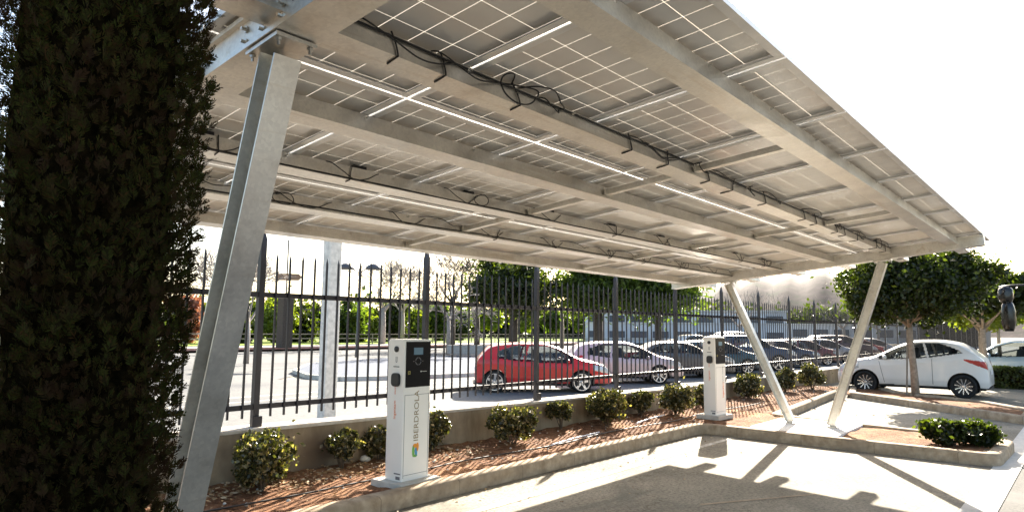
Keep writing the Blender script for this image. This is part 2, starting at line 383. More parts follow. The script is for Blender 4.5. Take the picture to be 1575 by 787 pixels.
def crown_points(n, c, r, nc=60, cr=0.28, shell=0.62, flat=1.0):
    d = rng.normal(size=(nc, 3)); d /= np.linalg.norm(d, axis=1)[:, None]
    rr = rng.uniform(shell, 0.95, nc)[:, None]
    C = np.array(c) + d * rr * np.array(r)
    C = C[:]
    rad = np.mean(r) * cr * rng.uniform(0.6, 1.3, nc)
    return clumps(n, C, rad, flat)
def branchy(mb, p, d, L, r, depth, spread=0.5, kids=3, seg=5, up=0.15, minr=0.004):
    pts = [Vector(p)]; rr = [r]; q = Vector(p); dd = Vector(d).normalized(); m = 4
    for i in range(m):
        dd = (dd + Vector((random.gauss(0, .12), random.gauss(0, .12), random.gauss(0, .08) + up * .15))).normalized()
        q = q + dd * L / m; pts.append(q.copy()); rr.append(max(minr, r * (1 - 0.45 * (i + 1) / m)))
    mb.tube(pts, rr, seg, cap=False)
    if depth <= 0: return
    for k in range(kids):
        i = random.choice([2, 3, 4]) if k else 4
        nd = (dd + Vector((random.gauss(0, spread), random.gauss(0, spread), random.gauss(0, spread * .6) + up))).normalized()
        branchy(mb, pts[i], nd, L * random.uniform(.6, .85), rr[i] * random.uniform(.55, .75), depth - 1, spread, kids, max(3, seg - 1), up, minr)

def leafy_tree(name, label, loc, trunk_h, trunk_r, cc, cr, nleaf, lsize, leafmat, barkmat, group=None, nc=60, cat='tree', lean=(0, 0), clr=0.28, shell=0.62, core=0.0, limbs=6, aspect=1.8, flat=1.0):
    t = thing(name, label, cat, loc, 0, group)
    mb = MB(); top = Vector((lean[0], lean[1], trunk_h))
    mb.tube([(0, 0, -.1), (lean[0] * .3 + .02, lean[1] * .3, trunk_h * .35), (lean[0] * .7 - .01, lean[1] * .7 + .01, trunk_h * .7), top], [trunk_r * 1.25, trunk_r, trunk_r * .9, trunk_r * .85], 10)
    obj('trunk', mb, barkmat, t, smooth=True)
    lb = MB()
    for k in range(limbs):
        a = 2 * math.pi * k / limbs + random.uniform(-.4, .4)
        e = Vector(cc) + Vector((math.cos(a) * cr[0] * .65, math.sin(a) * cr[1] * .65, cr[2] * random.uniform(-.3, .5)))
        s0 = top - Vector((0, 0, trunk_r * random.uniform(0, 3)))
        mid = (s0 + e) / 2 + Vector((0, 0, -cr[2] * .12))
        lb.tube([s0, mid, e], [trunk_r * .55, trunk_r * .35, trunk_r * .12], 6)
    obj('limb', lb, barkmat, t, smooth=True)
    P = crown_points(nleaf, cc, cr, nc, clr, shell, flat); q = rng.uniform(0, 1, nleaf) < .18; P[q] += rng.normal(size=(int(q.sum()), 3)) * .07 * cr[0]
    if core:
        C = np.array(cc) + rng.normal(size=(nleaf // 3, 3)) * np.array(cr) * core; P = np.vstack([P, C])
    link('crown', leaf_mesh('crown', P, lsize, aspect), leafmat, t)
    return t
def bare_tree(name, label, loc, h, r, depth=4, spread=.45, mat=None, group=None, kids=3, frac=.35, up=.12, twig=0.016):
    t = thing(name, label, 'tree', loc, 0, group)
    mb = MB(); th = h * frac
    mb.tube([(0, 0, -.1), (.03, 0, th * .5), (0, .03, th)], [r * 1.2, r, r * .85], 8); obj('trunk', mb, mat or M['bark'], t, smooth=True)
    cb = MB()
    for k in range(4):
        a = 2 * math.pi * k / 4 + random.uniform(-.5, .5)
        branchy(cb, (0, 0.02, th * random.uniform(.85, 1)), (math.cos(a) * .95, math.sin(a) * .95, .9), h * .25, r * .5, depth, spread, kids, 5, up, twig)
    obj('crown', cb, mat or M['bark'], t, smooth=True, fixn=False)
    return t

# ------------------------------------------------------------------ camera
CH = 1.65
def cam_basis(yaw=40.65, pitch=6.2, roll=0.55):
    a, p, r = R(yaw), R(pitch), R(roll)
    F = Vector((math.cos(a) * math.cos(p), math.sin(a) * math.cos(p), math.sin(p)))
    Rt = Vector((math.sin(a), -math.cos(a), 0)); U = Rt.cross(F)
    return F, Rt * math.cos(r) + U * math.sin(r), U * math.cos(r) - Rt * math.sin(r)
cd = bpy.data.cameras.new('camera'); cam = bpy.data.objects.new('camera', cd); COL.objects.link(cam)
F_, R_, U_ = cam_basis()
cam.matrix_world = Matrix.Translation((0, 0, CH)) @ Matrix((R_, U_, -F_)).transposed().to_4x4()
cd.sensor_width = 36; cd.lens = 36 * 1040 / 1575; cd.clip_start = 0.05; cd.clip_end = 3000
scene.camera = cam

# ------------------------------------------------------------------ setting: ground sheets
def sheet(name, poly, z, mat, thick=None, grid=None, h=0.0):
    if thick: mb = MB().prism(poly, z - thick, z); o = obj(name, mb, mat, auto=40)
    else:
        mb = MB(); mb.add([(x, y, z) for x, y in poly], [tuple(range(len(poly)))]); o = obj(name, mb, mat, fixn=False)
    return tag(o, kind='structure')
sheet('ground', [(-300, -300), (900, -300), (900, 900), (-300, 900)], -0.20, M['ground'])
sheet('parking_lot', [(-12, 1.05), (45, 1.05), (45, 7.2), (-12, 7.2)], -0.004, M['lot'])
sheet('road', [(-12, -60), (70, -60), (70, 1.2), (-12, 1.2)], -0.008, M['asphalt'])
sheet('gutter', [(-12, 0.80), (45, 0.80), (45, 1.08), (-12, 1.08)], 0.0, M['gutter'])
sheet('street', [(-60, 7.1), (120, 7.1), (120, 22.02), (-60, 22.02)], -0.18, M['street'])
sheet('sidewalk', [(-60, 7.02), (120, 7.02), (120, 10.2), (-60, 10.2)], -0.06, M['pave'], thick=0.3)
# median: a raised paved area with curved left end
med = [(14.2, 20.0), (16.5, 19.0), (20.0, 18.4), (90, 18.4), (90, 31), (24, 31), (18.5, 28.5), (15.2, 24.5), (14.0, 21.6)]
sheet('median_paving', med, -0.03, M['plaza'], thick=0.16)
kb = MB()
for i in range(len(med)):
    a = Vector((*med[i], -.105)); b = Vector((*med[(i + 1) % len(med)], -.105)); kb.bar(a, b, .16, .16)
tag(obj('median_kerb', kb, M['gutter']), kind='structure')
sheet('far_street', [(-60, 22.02), (13, 22.02), (26, 33), (120, 33), (120, 48), (-60, 48)], -0.18, M['street'])
sheet('far_sidewalk', [(-60, 48), (120, 48), (120, 53), (-60, 53)], 0.12, M['pave'], thick=0.13)
sheet('far_kerb', [(-60, 47.7), (120, 47.7), (120, 48), (-60, 48)], 0.135, M['kerb_red'], thick=0.16)
sheet('lawn', [(-120, 53), (200, 53), (200, 130), (-120, 130)], 0.16, M['grass'], thick=0.16)
# painted lines on the near street
lm = MB()
for y in (15.9, 17.0): lm.add([(-40, y, -.176), (60, y, -.176), (60, y + .14, -.176), (-40, y + .14, -.176)], [(0, 1, 2, 3)])
tag(obj('street_lines', lm, M['paint'], fixn=False), kind='structure')

# hills
def hill(name, x0, y0, x1, y1, hts, depth, mat, n=90):
    V = []; Fc = []
    a = Vector((x0, y0)); b = Vector((x1, y1)); dr = (b - a).normalized(); nm = Vector((-dr.y, dr.x))
    if nm.dot(a) < 0: nm = -nm
    rows = 7
    for i in range(n + 1):
        t = i / n; p = a.lerp(b, t); k = t * (len(hts) - 1); j = min(int(k), len(hts) - 2); h = hts[j] + (hts[j + 1] - hts[j]) * (0.5 - 0.5 * math.cos((k - j) * math.pi))
        h += h * .05 * math.sin(i * 1.7) + random.uniform(-.03, .03) * h
        for r_ in range(rows):
            s = r_ / (rows - 1); q = p + nm * depth * s
            V.append((q.x, q.y, h * math.sin(s * math.pi / 2) ** 1.2 * (1 + random.uniform(-.03, .03)) - .3))
    for i in range(n):
        for r_ in range(rows - 1):
            k = i * rows + r_; Fc.append((k, k + rows, k + rows + 1, k + 1))
    mb = MB().add(V, Fc); return tag(obj(name, mb, mat, smooth=True), kind='structure')
hill('hills', 380, 330, 520, -200, [14, 30, 46, 50, 44, 36, 30, 24], 160, M['hill'])

# garden bed soil
def soil(name, poly, z, bumpy=0.02, n=0.12):
    xs = [p[0] for p in poly]; ys = [p[1] for p in poly]
    x0, x1, y0, y1 = min(xs), max(xs), min(ys), max(ys)
    nx = max(2, int((x1 - x0) / n)); ny = max(2, int((y1 - y0) / n))
    bm = bmesh.new()
    vs = [bm.verts.new((p[0], p[1], z)) for p in poly]; f = bm.faces.new(vs)
    for i in range(1, nx):
        bmesh.ops.bisect_plane(bm, geom=bm.verts[:] + bm.edges[:] + bm.faces[:], plane_co=(x0 + (x1 - x0) * i / nx, 0, 0), plane_no=(1, 0, 0))
    for i in range(1, ny):
        bmesh.ops.bisect_plane(bm, geom=bm.verts[:] + bm.edges[:] + bm.faces[:], plane_co=(0, y0 + (y1 - y0) * i / ny, 0), plane_no=(0, 1, 0))
    for v in bm.verts: v.co.z += random.uniform(-bumpy, bumpy)
    bmesh.ops.recalc_face_normals(bm, faces=bm.faces)
    me = bpy.data.meshes.new(name); bm.to_mesh(me); bm.free()
    for p in me.polygons:
        if p.normal.z < 0: p.flip()
    o = link(name, me, M['soil'], smooth=True); return tag(o, kind='structure')
BED = [(-6, 5.12), (10.75, 5.12), (10.98, 4.95), (11.0, 4.3), (12.55, 4.3), (13.0, 4.72), (21.0, 5.55), (21.0, 6.65), (-6, 6.65)]
soil('garden_bed', BED, 0.11)
soil('island_soil', [(10.75, 2.98), (10.78, 1.22), (12.05, 1.2), (12.5, 3.05)], 0.115, 0.015, 0.2)
ISL2 = [(21.2, 5.5), (19.1, 5.0), (17.25, 2.7), (15.9, 1.12), (17.4, 1.12), (18.7, 2.0), (19.9, 3.9), (21.4, 4.8)]
soil('far_island_soil', ISL2, 0.10, 0.012, 0.25)

# kerbs: rounded top profile swept along a polyline
def kerb(name, pts, w=0.17, h=0.15, side=1, closed=False):
    prof = [(0, -.03), (0, h - .035), (.012, h - .012), (.035, h), (w - .03, h), (w - .008, h - .01), (w, h - .03), (w, -.03)]
    P = [Vector((p[0], p[1], 0)) for p in pts]; n = len(P); vs = []; m = len(prof)
    for i, p in enumerate(P):
        if closed: d1 = (p - P[i - 1]).normalized(); d2 = (P[(i + 1) % n] - p).normalized()
        else:
            d1 = (p - P[i - 1]).normalized() if i else (P[1] - p).normalized(); d2 = (P[i + 1] - p).normalized() if i < n - 1 else d1
        n1 = Vector((-d1.y, d1.x, 0)) * side; n2 = Vector((-d2.y, d2.x, 0)) * side
        nn = (n1 + n2); nn = nn / max(.3, nn.dot(n1))
        for a, b in prof: vs.append(p + nn * a + Vector((0, 0, b)))
    fs = []
    for i in range(n if closed else n - 1):
        j = (i + 1) % n
        for k in range(m): fs.append((i * m + k, j * m + k, j * m + (k + 1) % m, i * m + (k + 1) % m))
    if not closed: fs += [tuple(range(m)), tuple(range((n - 1) * m, n * m))[::-1]]
    mb = MB().add(vs, fs); return tag(obj(name, mb, M['kerb'], auto=50), kind='structure')
def rounded(pts, r=.15, k=4):
    out = []
    for i, p in enumerate(pts):
        if i in (0, len(pts) - 1): out.append(p); continue
        p = Vector(p); a = Vector(pts[i - 1]); b = Vector(pts[i + 1])
        pa = p + (a - p).normalized() * min(r, (a - p).length / 2.2); pb = p + (b - p).normalized() * min(r, (b - p).length / 2.2)
        for j in range(k + 1):
            t = j / k; q = pa * (1 - t) ** 2 + p * 2 * t * (1 - t) + pb * t * t; out.append((q.x, q.y))
    return out
main_k = rounded([(-6, 4.98), (10.62, 4.98), (10.55, 1.0), (12.25, .96), (12.95, 4.55), (21.3, 5.4)], .22)
kerb('bed_kerb', main_k, side=1)
kerb('island_kerb', rounded([(21.35, 5.45), (19.0, 4.9), (17.1, 2.6), (15.75, 1.0), (17.5, 1.0), (18.85, 1.95), (20.05, 3.85), (21.5, 4.7)], .3), side=-1 if False else 1)
# kerb joints are cut as thin dark fillets
# painted bay lines
pl = MB()
def line(a, b, w=.09, z=.0):
    a = Vector(a); b = Vector(b); d = (b - a).normalized(); s = Vector((-d.y, d.x)) * w / 2
    pl.add([(*(a + s), z), (*(b + s), z), (*(b - s), z), (*(a - s), z)], [(3, 2, 1, 0)])
line((-3, 4.38), (10.5, 4.42)); 
line((2.2, 3.3), (1.6, 1.3), .07)
line((12.9, 4.2), (12.2, 1.1), .08)
tag(obj('bay_lines', pl, M['paint'], fixn=False), kind='structure')
wl = MB(); wl.add([(6.3, 3.0, 0), (7.52, 2.3, 0), (7.50, 2.27, 0), (6.28, 2.965, 0)], [(3, 2, 1, 0)]); tag(obj('worn_line', wl, M['kerb'], fixn=False), kind='structure')
# white footing slab between the soil patches, carries the two far legs
pd = MB().prism([(11.05, 4.32), (10.84, 4.28), (10.82, 2.97), (12.52, 3.02), (12.58, 4.2), (12.35, 4.33)], .02, .142)
tag(obj('footing_slab', pd, M['pad'], bevel=.008), kind='structure')

# ------------------------------------------------------------------ low wall and fence
w = thing('low_wall', 'long low stained ochre garden wall with pale coping under the black fence', 'wall', (3, 6.8, 0))
xs = [-8, 3.3, 6.8, 10, 13.5, 16, 30, 70]; zt = [.66, .61, .56, .52, .475, .47, .47, .47]
mb = MB(); cb = MB()
for i in range(len(xs) - 1):
    for m_, (ya, yb), (da, db) in ((mb, (6.66, 7.0), (-.2, -.03)), (cb, (6.645, 7.015), (-.03, 0))):
        vs = [(x, y, z + dz if not (m_ is mb and dz == -.2) else -.05) for x, z in ((xs[i], zt[i]), (xs[i + 1], zt[i + 1])) for y in (ya, yb) for dz in (da, db)]
        m_.add(vs, [(0, 1, 3, 2), (4, 6, 7, 5), (0, 4, 5, 1), (2, 3, 7, 6), (0, 2, 6, 4), (1, 5, 7, 3)])
obj('wall_body', mb, M['wall'], w, world=True); obj('coping', cb, M['wall_top'], w, world=True)
def wall_top(x): return float(np.interp(x, xs, zt))

FY = 6.84
fe = thing('metal_fence', 'tall black picket fence with spear tips standing on the low wall', 'fence', (3.79, FY, .5))
px = [3.79 + 2.4 * k for k in range(-4, 27)]
for k, x in enumerate(px):
    zb = wall_top(x); top = 2.72 if x < 20 else 2.68
    m_ = MB().box((x, FY, (zb + top - .12) / 2), (.065, .065, top - .12 - zb)).box((x, FY - .045, zb + .055), (.11, .035, .11))
    m_.add([(x - .0325, FY - .0325, top - .12), (x + .0325, FY - .0325, top - .12), (x + .0325, FY + .0325, top - .12), (x - .0325, FY + .0325, top - .12), (x, FY, top + .06)], [(0, 1, 4), (1, 2, 4), (2, 3, 4), (3, 0, 4)])
    obj('post', m_, M['fence'], fe, world=True)
    if k == len(px) - 1: break
    b_ = MB(); x2 = px[k + 1]
    for z, hh in ((2.0, .055), (.81, .055)):
        b_.box(((x + x2) / 2, FY - .0, z), (x2 - x - .066, .05, hh))
    n = 14
    for i in range(1, n + 1):
        xx = x + (x2 - x) * i / (n + 1); tp = 2.40 + random.uniform(-.006, .006)
        b_.add([(xx - .0095, FY - .047, .70), (xx + .0095, FY - .047, .70), (xx + .0095, FY - .027, .70), (xx - .0095, FY - .027, .70),
                (xx - .0095, FY - .047, tp), (xx + .0095, FY - .047, tp), (xx + .0095, FY - .027, tp), (xx - .0095, FY - .027, tp), (xx, FY - .037, tp + .07)],
               [(0, 3, 2, 1), (0, 1, 5, 4), (1, 2, 6, 5), (2, 3, 7, 6), (3, 0, 4, 7), (4, 5, 8), (5, 6, 8), (6, 7, 8), (7, 4, 8)])
    obj('picket_panel', b_, M['fence'], fe, world=True, fixn=False)
sc = MB().box((55, FY + .06, 1.45), (30, .02, 1.9))
sc_o = thing('privacy_screen', 'dark blue grey mesh screen fixed behind the far end of the fence', 'screen', (55, FY + .06, .5))
sc.v = []; sc.f = []; sc.box((56, FY + .06, 1.5), (32, .012, 2.0)); obj('mesh_sheet', sc, M['screen'], sc_o, world=True)
for x in (40.2, 46, 52, 58, 64, 70, 71.8):
    obj('edge_batten', MB().box((x, FY + .085, 1.5), (.05, .03, 2.02)), M['fence'], sc_o, world=True)

# ------------------------------------------------------------------ the solar carport
S = -0.0971; Z0 = 3.075
nrm = math.sqrt(1 + S * S); YD = Vector((0, 1 / nrm, S / nrm)); ND = Vector((0, -S / nrm, 1 / nrm)); XD = Vector((1, 0, 0))
def rp(x, y, off=0.0): return Vector((x, y, Z0 + S * y + off))
cp = thing('solar_carport', 'large galvanised steel carport roofed with translucent solar panels, cables looped along its purlins', 'solar carport', (11.8, 3.6, .14))
XN, XFAR = 1.40, 11.8
def frame_beam(x, name='rafter_beam'):
    mb = MB(); a = rp(x, 1.12, -.045); b = rp(x, 6.05, -.045); wv = .10; h = .155
    # U channel pair: box section with lips
    q = .022; prof = [(-wv, 0), (wv, 0), (wv, .02), (wv - q, .02), (wv - q, h - .02), (wv, h - .02), (wv, h), (-wv, h), (-wv, h - .02), (-wv + q, h - .02), (-wv + q, .02), (-wv, .02)]
    mb.extrude(prof, a, b, XD, ND)
    for yy in (2.32, 2.46, 2.6, 4.9, 5.04):
        bolt(mb, rp(x, yy, .0) - XD * (wv - q), -XD, .016, .008)
        bolt(mb, rp(x, yy, .055) - XD * (wv - q), -XD, .016, .008)
    o = obj(name, mb, M['galv'], cp, world=True, auto=30)
    return o
bolts = []
def bolt(mb, p, ax, r=.014, h=.012):
    ax = Vector(ax).normalized(); mb.tube([Vector(p), Vector(p) + ax * h], r, 6); mb.tube([Vector(p) + ax * h, Vector(p) + ax * (h + .018)], r * .5, 6)
def leg(x, yb, yt, flip):
    """H-section leg leaning in the frame's plane"""
    b = Vector((x, yb, .142)); t = rp(x, yt, -.085); d = (t - b).normalized(); yy = XD.cross(d).normalized()
    hw, hd, tf, tw = .060, .062, .008, .007
    prof = [(-hw, -hd), (hw, -hd), (hw, -hd + tf), (tw, -hd + tf), (tw, hd - tf), (hw, hd - tf), (hw, hd), (-hw, hd), (-hw, hd - tf), (-tw, hd - tf), (-tw, -hd + tf), (-hw, -hd + tf)]
    mb = MB().extrude(prof, b + d * .012, t, XD, yy)
    o = obj('leg', mb, M['galv'], cp, world=True)
    pb = MB().box(b + Vector((0, 0, .008)), (.24, .26, .014))
    for sx in (-.085, .085):
        for sy in (-.1, .1): bolt(pb, b + Vector((sx, sy, .014)), (0, 0, 1), .013)
    obj('base_plate', pb, M['galv'], o, world=False) if False else None
    off = o
    pp = obj('base_plate', pb, M['galv'], cp, world=True)
    tp = MB(); c = rp(x, yt, -.058)
    tp.bar(c - YD * .12, c + YD * .12, .18, .016, up=ND)
    for sx in (-.07, .07):
        for sy in (-.1, .1): bolt(tp, c + XD * sx + YD * sy - ND * .009, -ND, .013)
    obj('top_plate', tp, M['galv'], cp, world=True)
for x in (XN, XFAR):
    frame_beam(x)
    leg(x, 3.33, 2.46, 0); leg(x, 3.94, 4.97, 1)
PY = [1.45, 2.32, 3.15, 4.0, 4.87, 5.74]
PX0, PX1 = 1.10, 13.05
PH = .10
def purlin(y):
    a = rp(PX0, y, .022); b = rp(PX1, y, .022); h, fw, t, lip = PH, .15, .004, .02
    prof = [(0, 0), (fw, 0), (fw, lip), (fw - t, lip), (fw - t, t), (t, t), (t, h - t), (fw - t, h - t), (fw - t, h - lip), (fw, h - lip), (fw, h), (0, h)]
    mb = MB().extrude(prof, a, b, YD, ND)
    for k in range(14):
        x = PX0 + .35 + k * .9; bolt(mb, rp(x, y, .022 + .075) - YD * .001, -YD, .008, .006)
    obj('purlin', mb, M['galv'], cp, world=True)
for y in PY: purlin(y)
for xs_ in (4.92, 8.33):
    for i in range(5):
        st = MB(); a = rp(xs_, PY[i] + .152, .045); b = rp(xs_, PY[i + 1] - .004, .045)
        st.extrude([(-.03, 0), (.03, 0), (.03, .045), (.026, .045), (.026, .004), (-.026, .004), (-.026, .045), (-.03, .045)], a, b, XD, ND)
        for e, sg in ((a, 1), (b, -1)):
            st.box(e + YD * sg * .012 + ND * .025, (.11, .006, .055))
            bolt(st, e + YD * sg * .014 + ND * .03 + XD * .04, YD * sg, .008, .006)
        obj('strut', st, M['galv'], cp, world=True)
# panels
PW, PL_, PT = 1.129, 1.690, .032
pitchx = 1.148
rot_roof = Matrix((XD, YD, ND)).transposed()
fr = MB(); fw = .012; lw = .034
for s_ in (-1, 1):
    fr.box((s_ * (PW / 2 - fw / 2), 0, PT / 2), (fw, PL_, PT)); fr.box((0, s_ * (PL_ / 2 - fw / 2), PT / 2), (PW - 2 * fw - .001, fw, PT))
    fr.box((s_ * (PW / 2 - fw - lw / 2 - .0005), 0, .001), (lw, PL_ - 2 * fw - .002, .002)); fr.box((0, s_ * (PL_ / 2 - fw - lw / 2 - .0005), .0015), (PW - 2 * (fw + lw) - .002, lw, .002))
la = MB().box((0, 0, PT - .004), (PW - 2 * fw - .002, PL_ - 2 * fw - .002, .002))
jb = MB()
jb.box((0, 0, PT - .020), (.11, .055, .020)); 
def make_panel():
    e = obj('solar_panel', fr, M['alu'], cp)
    l = obj('laminate', la, M['laminate'], e, fixn=True)
    j = obj('junction_box', jb, M['black_plastic'], e); j.location = (0, .56, 0)
    return e
protop = make_panel()
base = cp.location
first = True
for i in range(10):
    for j in range(3):
        e = protop if first else copy_tree(protop, cp); first = False
        x = 1.24 + pitchx * (i + .5); y = 1.125 + (PL_ + .016) / nrm * (j + .5)
        p = rp(x, y, .0) + ND * (PH + .024)
        e.location = p - base; e.rotation_euler = rot_roof.to_euler()
        [c for c in e.children if c.name.startswith('junction')][0].location.y = (.60, .36, -.40)[j]
# mid clamps and cable loops
def spline(pts, n=10):
    P = [Vector(p) for p in pts]; out = []
    for i in range(len(P) - 1):
        p0, p1, p2, p3 = P[max(i - 1, 0)], P[i], P[i + 1], P[min(i + 2, len(P) - 1)]
        for k in range(n):
            t = k / n; out.append(0.5 * ((2 * p1) + (-p0 + p2) * t + (2 * p0 - 5 * p1 + 4 * p2 - p3) * t * t + (-p0 + 3 * p1 - 3 * p2 + p3) * t ** 3))
    out.append(P[-1]); return out
def cable(pts, r=.0055, par=None):
    obj('cable', MB().tube(spline(pts), r, 6), M['cable'], par or cp, smooth=True, world=True)
cr_ = random.Random(11)
def W(x, y, u, v): return rp(x, y) + YD * u + ND * (.022 + v * .56)        # u: away from the web, v: above the purlin's foot
def lead(y, x0, span, lo, out, r=.004):
    """a lead that leaves the panel, sags in front of the web and rises to the bundle"""
    j = lambda q: cr_.uniform(-q, q)
    cable([W(x0, y, .03, .185), W(x0 + span * .08 + j(.02), y, -out * .6, .16), W(x0 + span * .3, y, -out, lo + .05 + j(.02)), W(x0 + span * .55 + j(.03), y, -out * .8, lo), W(x0 + span * .8, y, -out * .4, lo + .05), W(x0 + span, y, -.010, .14), W(x0 + span * 1.15, y, .02, .185)], r)
def loop(y, x0, rad_, out, r=.004, turns=1.15):
    n = int(9 * turns); a0 = math.pi * .55; sq = cr_.uniform(.6, .9); tl = cr_.uniform(-.3, .3)
    pts = [W(x0 + rad_ * .4, y, .03, .185)]
    for q in range(n):
        a = a0 + 2 * math.pi * q / 9; pts.append(W(x0 + rad_ * math.cos(a) + tl * rad_ * math.sin(a), y, -out - .004 * q, .08 + rad_ * 1.5 * sq * math.sin(a)))
    pts.append(W(x0 - rad_ * .6, y, -.01, .14)); cable(pts, r)
def drape(y, x0, r=.0055, full=True):
    d = cr_.uniform(-.02, .02)
    cable([W(x0 + d * 3, y, -.012, .19), W(x0 + d, y, -.010, .10), W(x0, y, -.009, .008), W(x0, y, .002, -.004), W(x0 + .005, y, .05, -.007)] + ([W(x0 + .008, y, .09 + d, -.007)] if full else []), r)
for i in range(10):
    x0 = 1.24 + pitchx * (i + .5) + cr_.uniform(-.06, .06)
    if cr_.random() < .75: loop(2.32, x0 - cr_.uniform(.1, .42), cr_.uniform(.06, .15), cr_.uniform(.02, .10), .0045, cr_.uniform(.6, 1.2))
    lead(2.32, x0 - cr_.uniform(0, .35), cr_.uniform(.3, .75), cr_.uniform(-.01, .06), cr_.uniform(.04, .16), .0042)
    if cr_.random() < .6: lead(2.32, x0 + cr_.uniform(-.1, .3), cr_.uniform(.2, .5), cr_.uniform(-.03, .08), cr_.uniform(.02, .08), .004)
    drape(2.32, x0 - cr_.uniform(-.1, .2), .0045)
    if i % 3 != 1: drape(2.32, x0 + .38, .0045)
for y in (4.0, 4.87):
    for i in range(10):
        x0 = 1.24 + pitchx * (i + .5) + cr_.uniform(-.12, .12)
        if cr_.random() < .5: loop(y, x0 + cr_.uniform(-.2, .2), cr_.uniform(.04, .10), cr_.uniform(.01, .05), .0038, cr_.uniform(.6, 1.2))
        lead(y, x0 - .25, cr_.uniform(.35, .55), .0, .04, .0038)
        if cr_.random() < .5: drape(y, x0 + cr_.uniform(-.1, .1), .004, False)
        if y == 4.87 and cr_.random() < .5: lead(y, x0 + .15, .6, .06, .14, .0038)
# long cable bundle along the web of three purlins
for y, v in ((2.32, .15), (4.0, .012), (4.87, .03)):
    pts = [W(1.5 + k * .58, y, -.011, v + cr_.uniform(-.008, .012)) for k in range(20)]
    cable(pts, .006)

# ------------------------------------------------------------------ chargers
def text_obj(txt, size, mat, parent, mat4, name='lettering', ext=.0006, sx=1.0):
    cu = bpy.data.curves.new('t', 'FONT'); cu.body = txt; cu.size = size; cu.extrude = ext; cu.align_x = 'LEFT'; cu.align_y = 'CENTER'
    o = bpy.data.objects.new('t', cu); COL.objects.link(o)
    dg = bpy.context.evaluated_depsgraph_get(); me = bpy.data.meshes.new_from_object(o.evaluated_get(dg))
    bpy.data.objects.remove(o); me.transform(mat4 @ Matrix.Diagonal((sx, 1, 1, 1)))
    return link(name, me, mat, parent)
def rounded_rect(w_, h_, r, k=4):
    pts = []
    for cx, cy, a0 in ((w_ / 2 - r, h_ / 2 - r, 0), (-w_ / 2 + r, h_ / 2 - r, 90), (-w_ / 2 + r, -h_ / 2 + r, 180), (w_ / 2 - r, -h_ / 2 + r, 270)):
        for i in range(k + 1):
            a = R(a0 + 90 * i / k); pts.append((cx + r * math.cos(a), cy + r * math.sin(a)))
    return pts
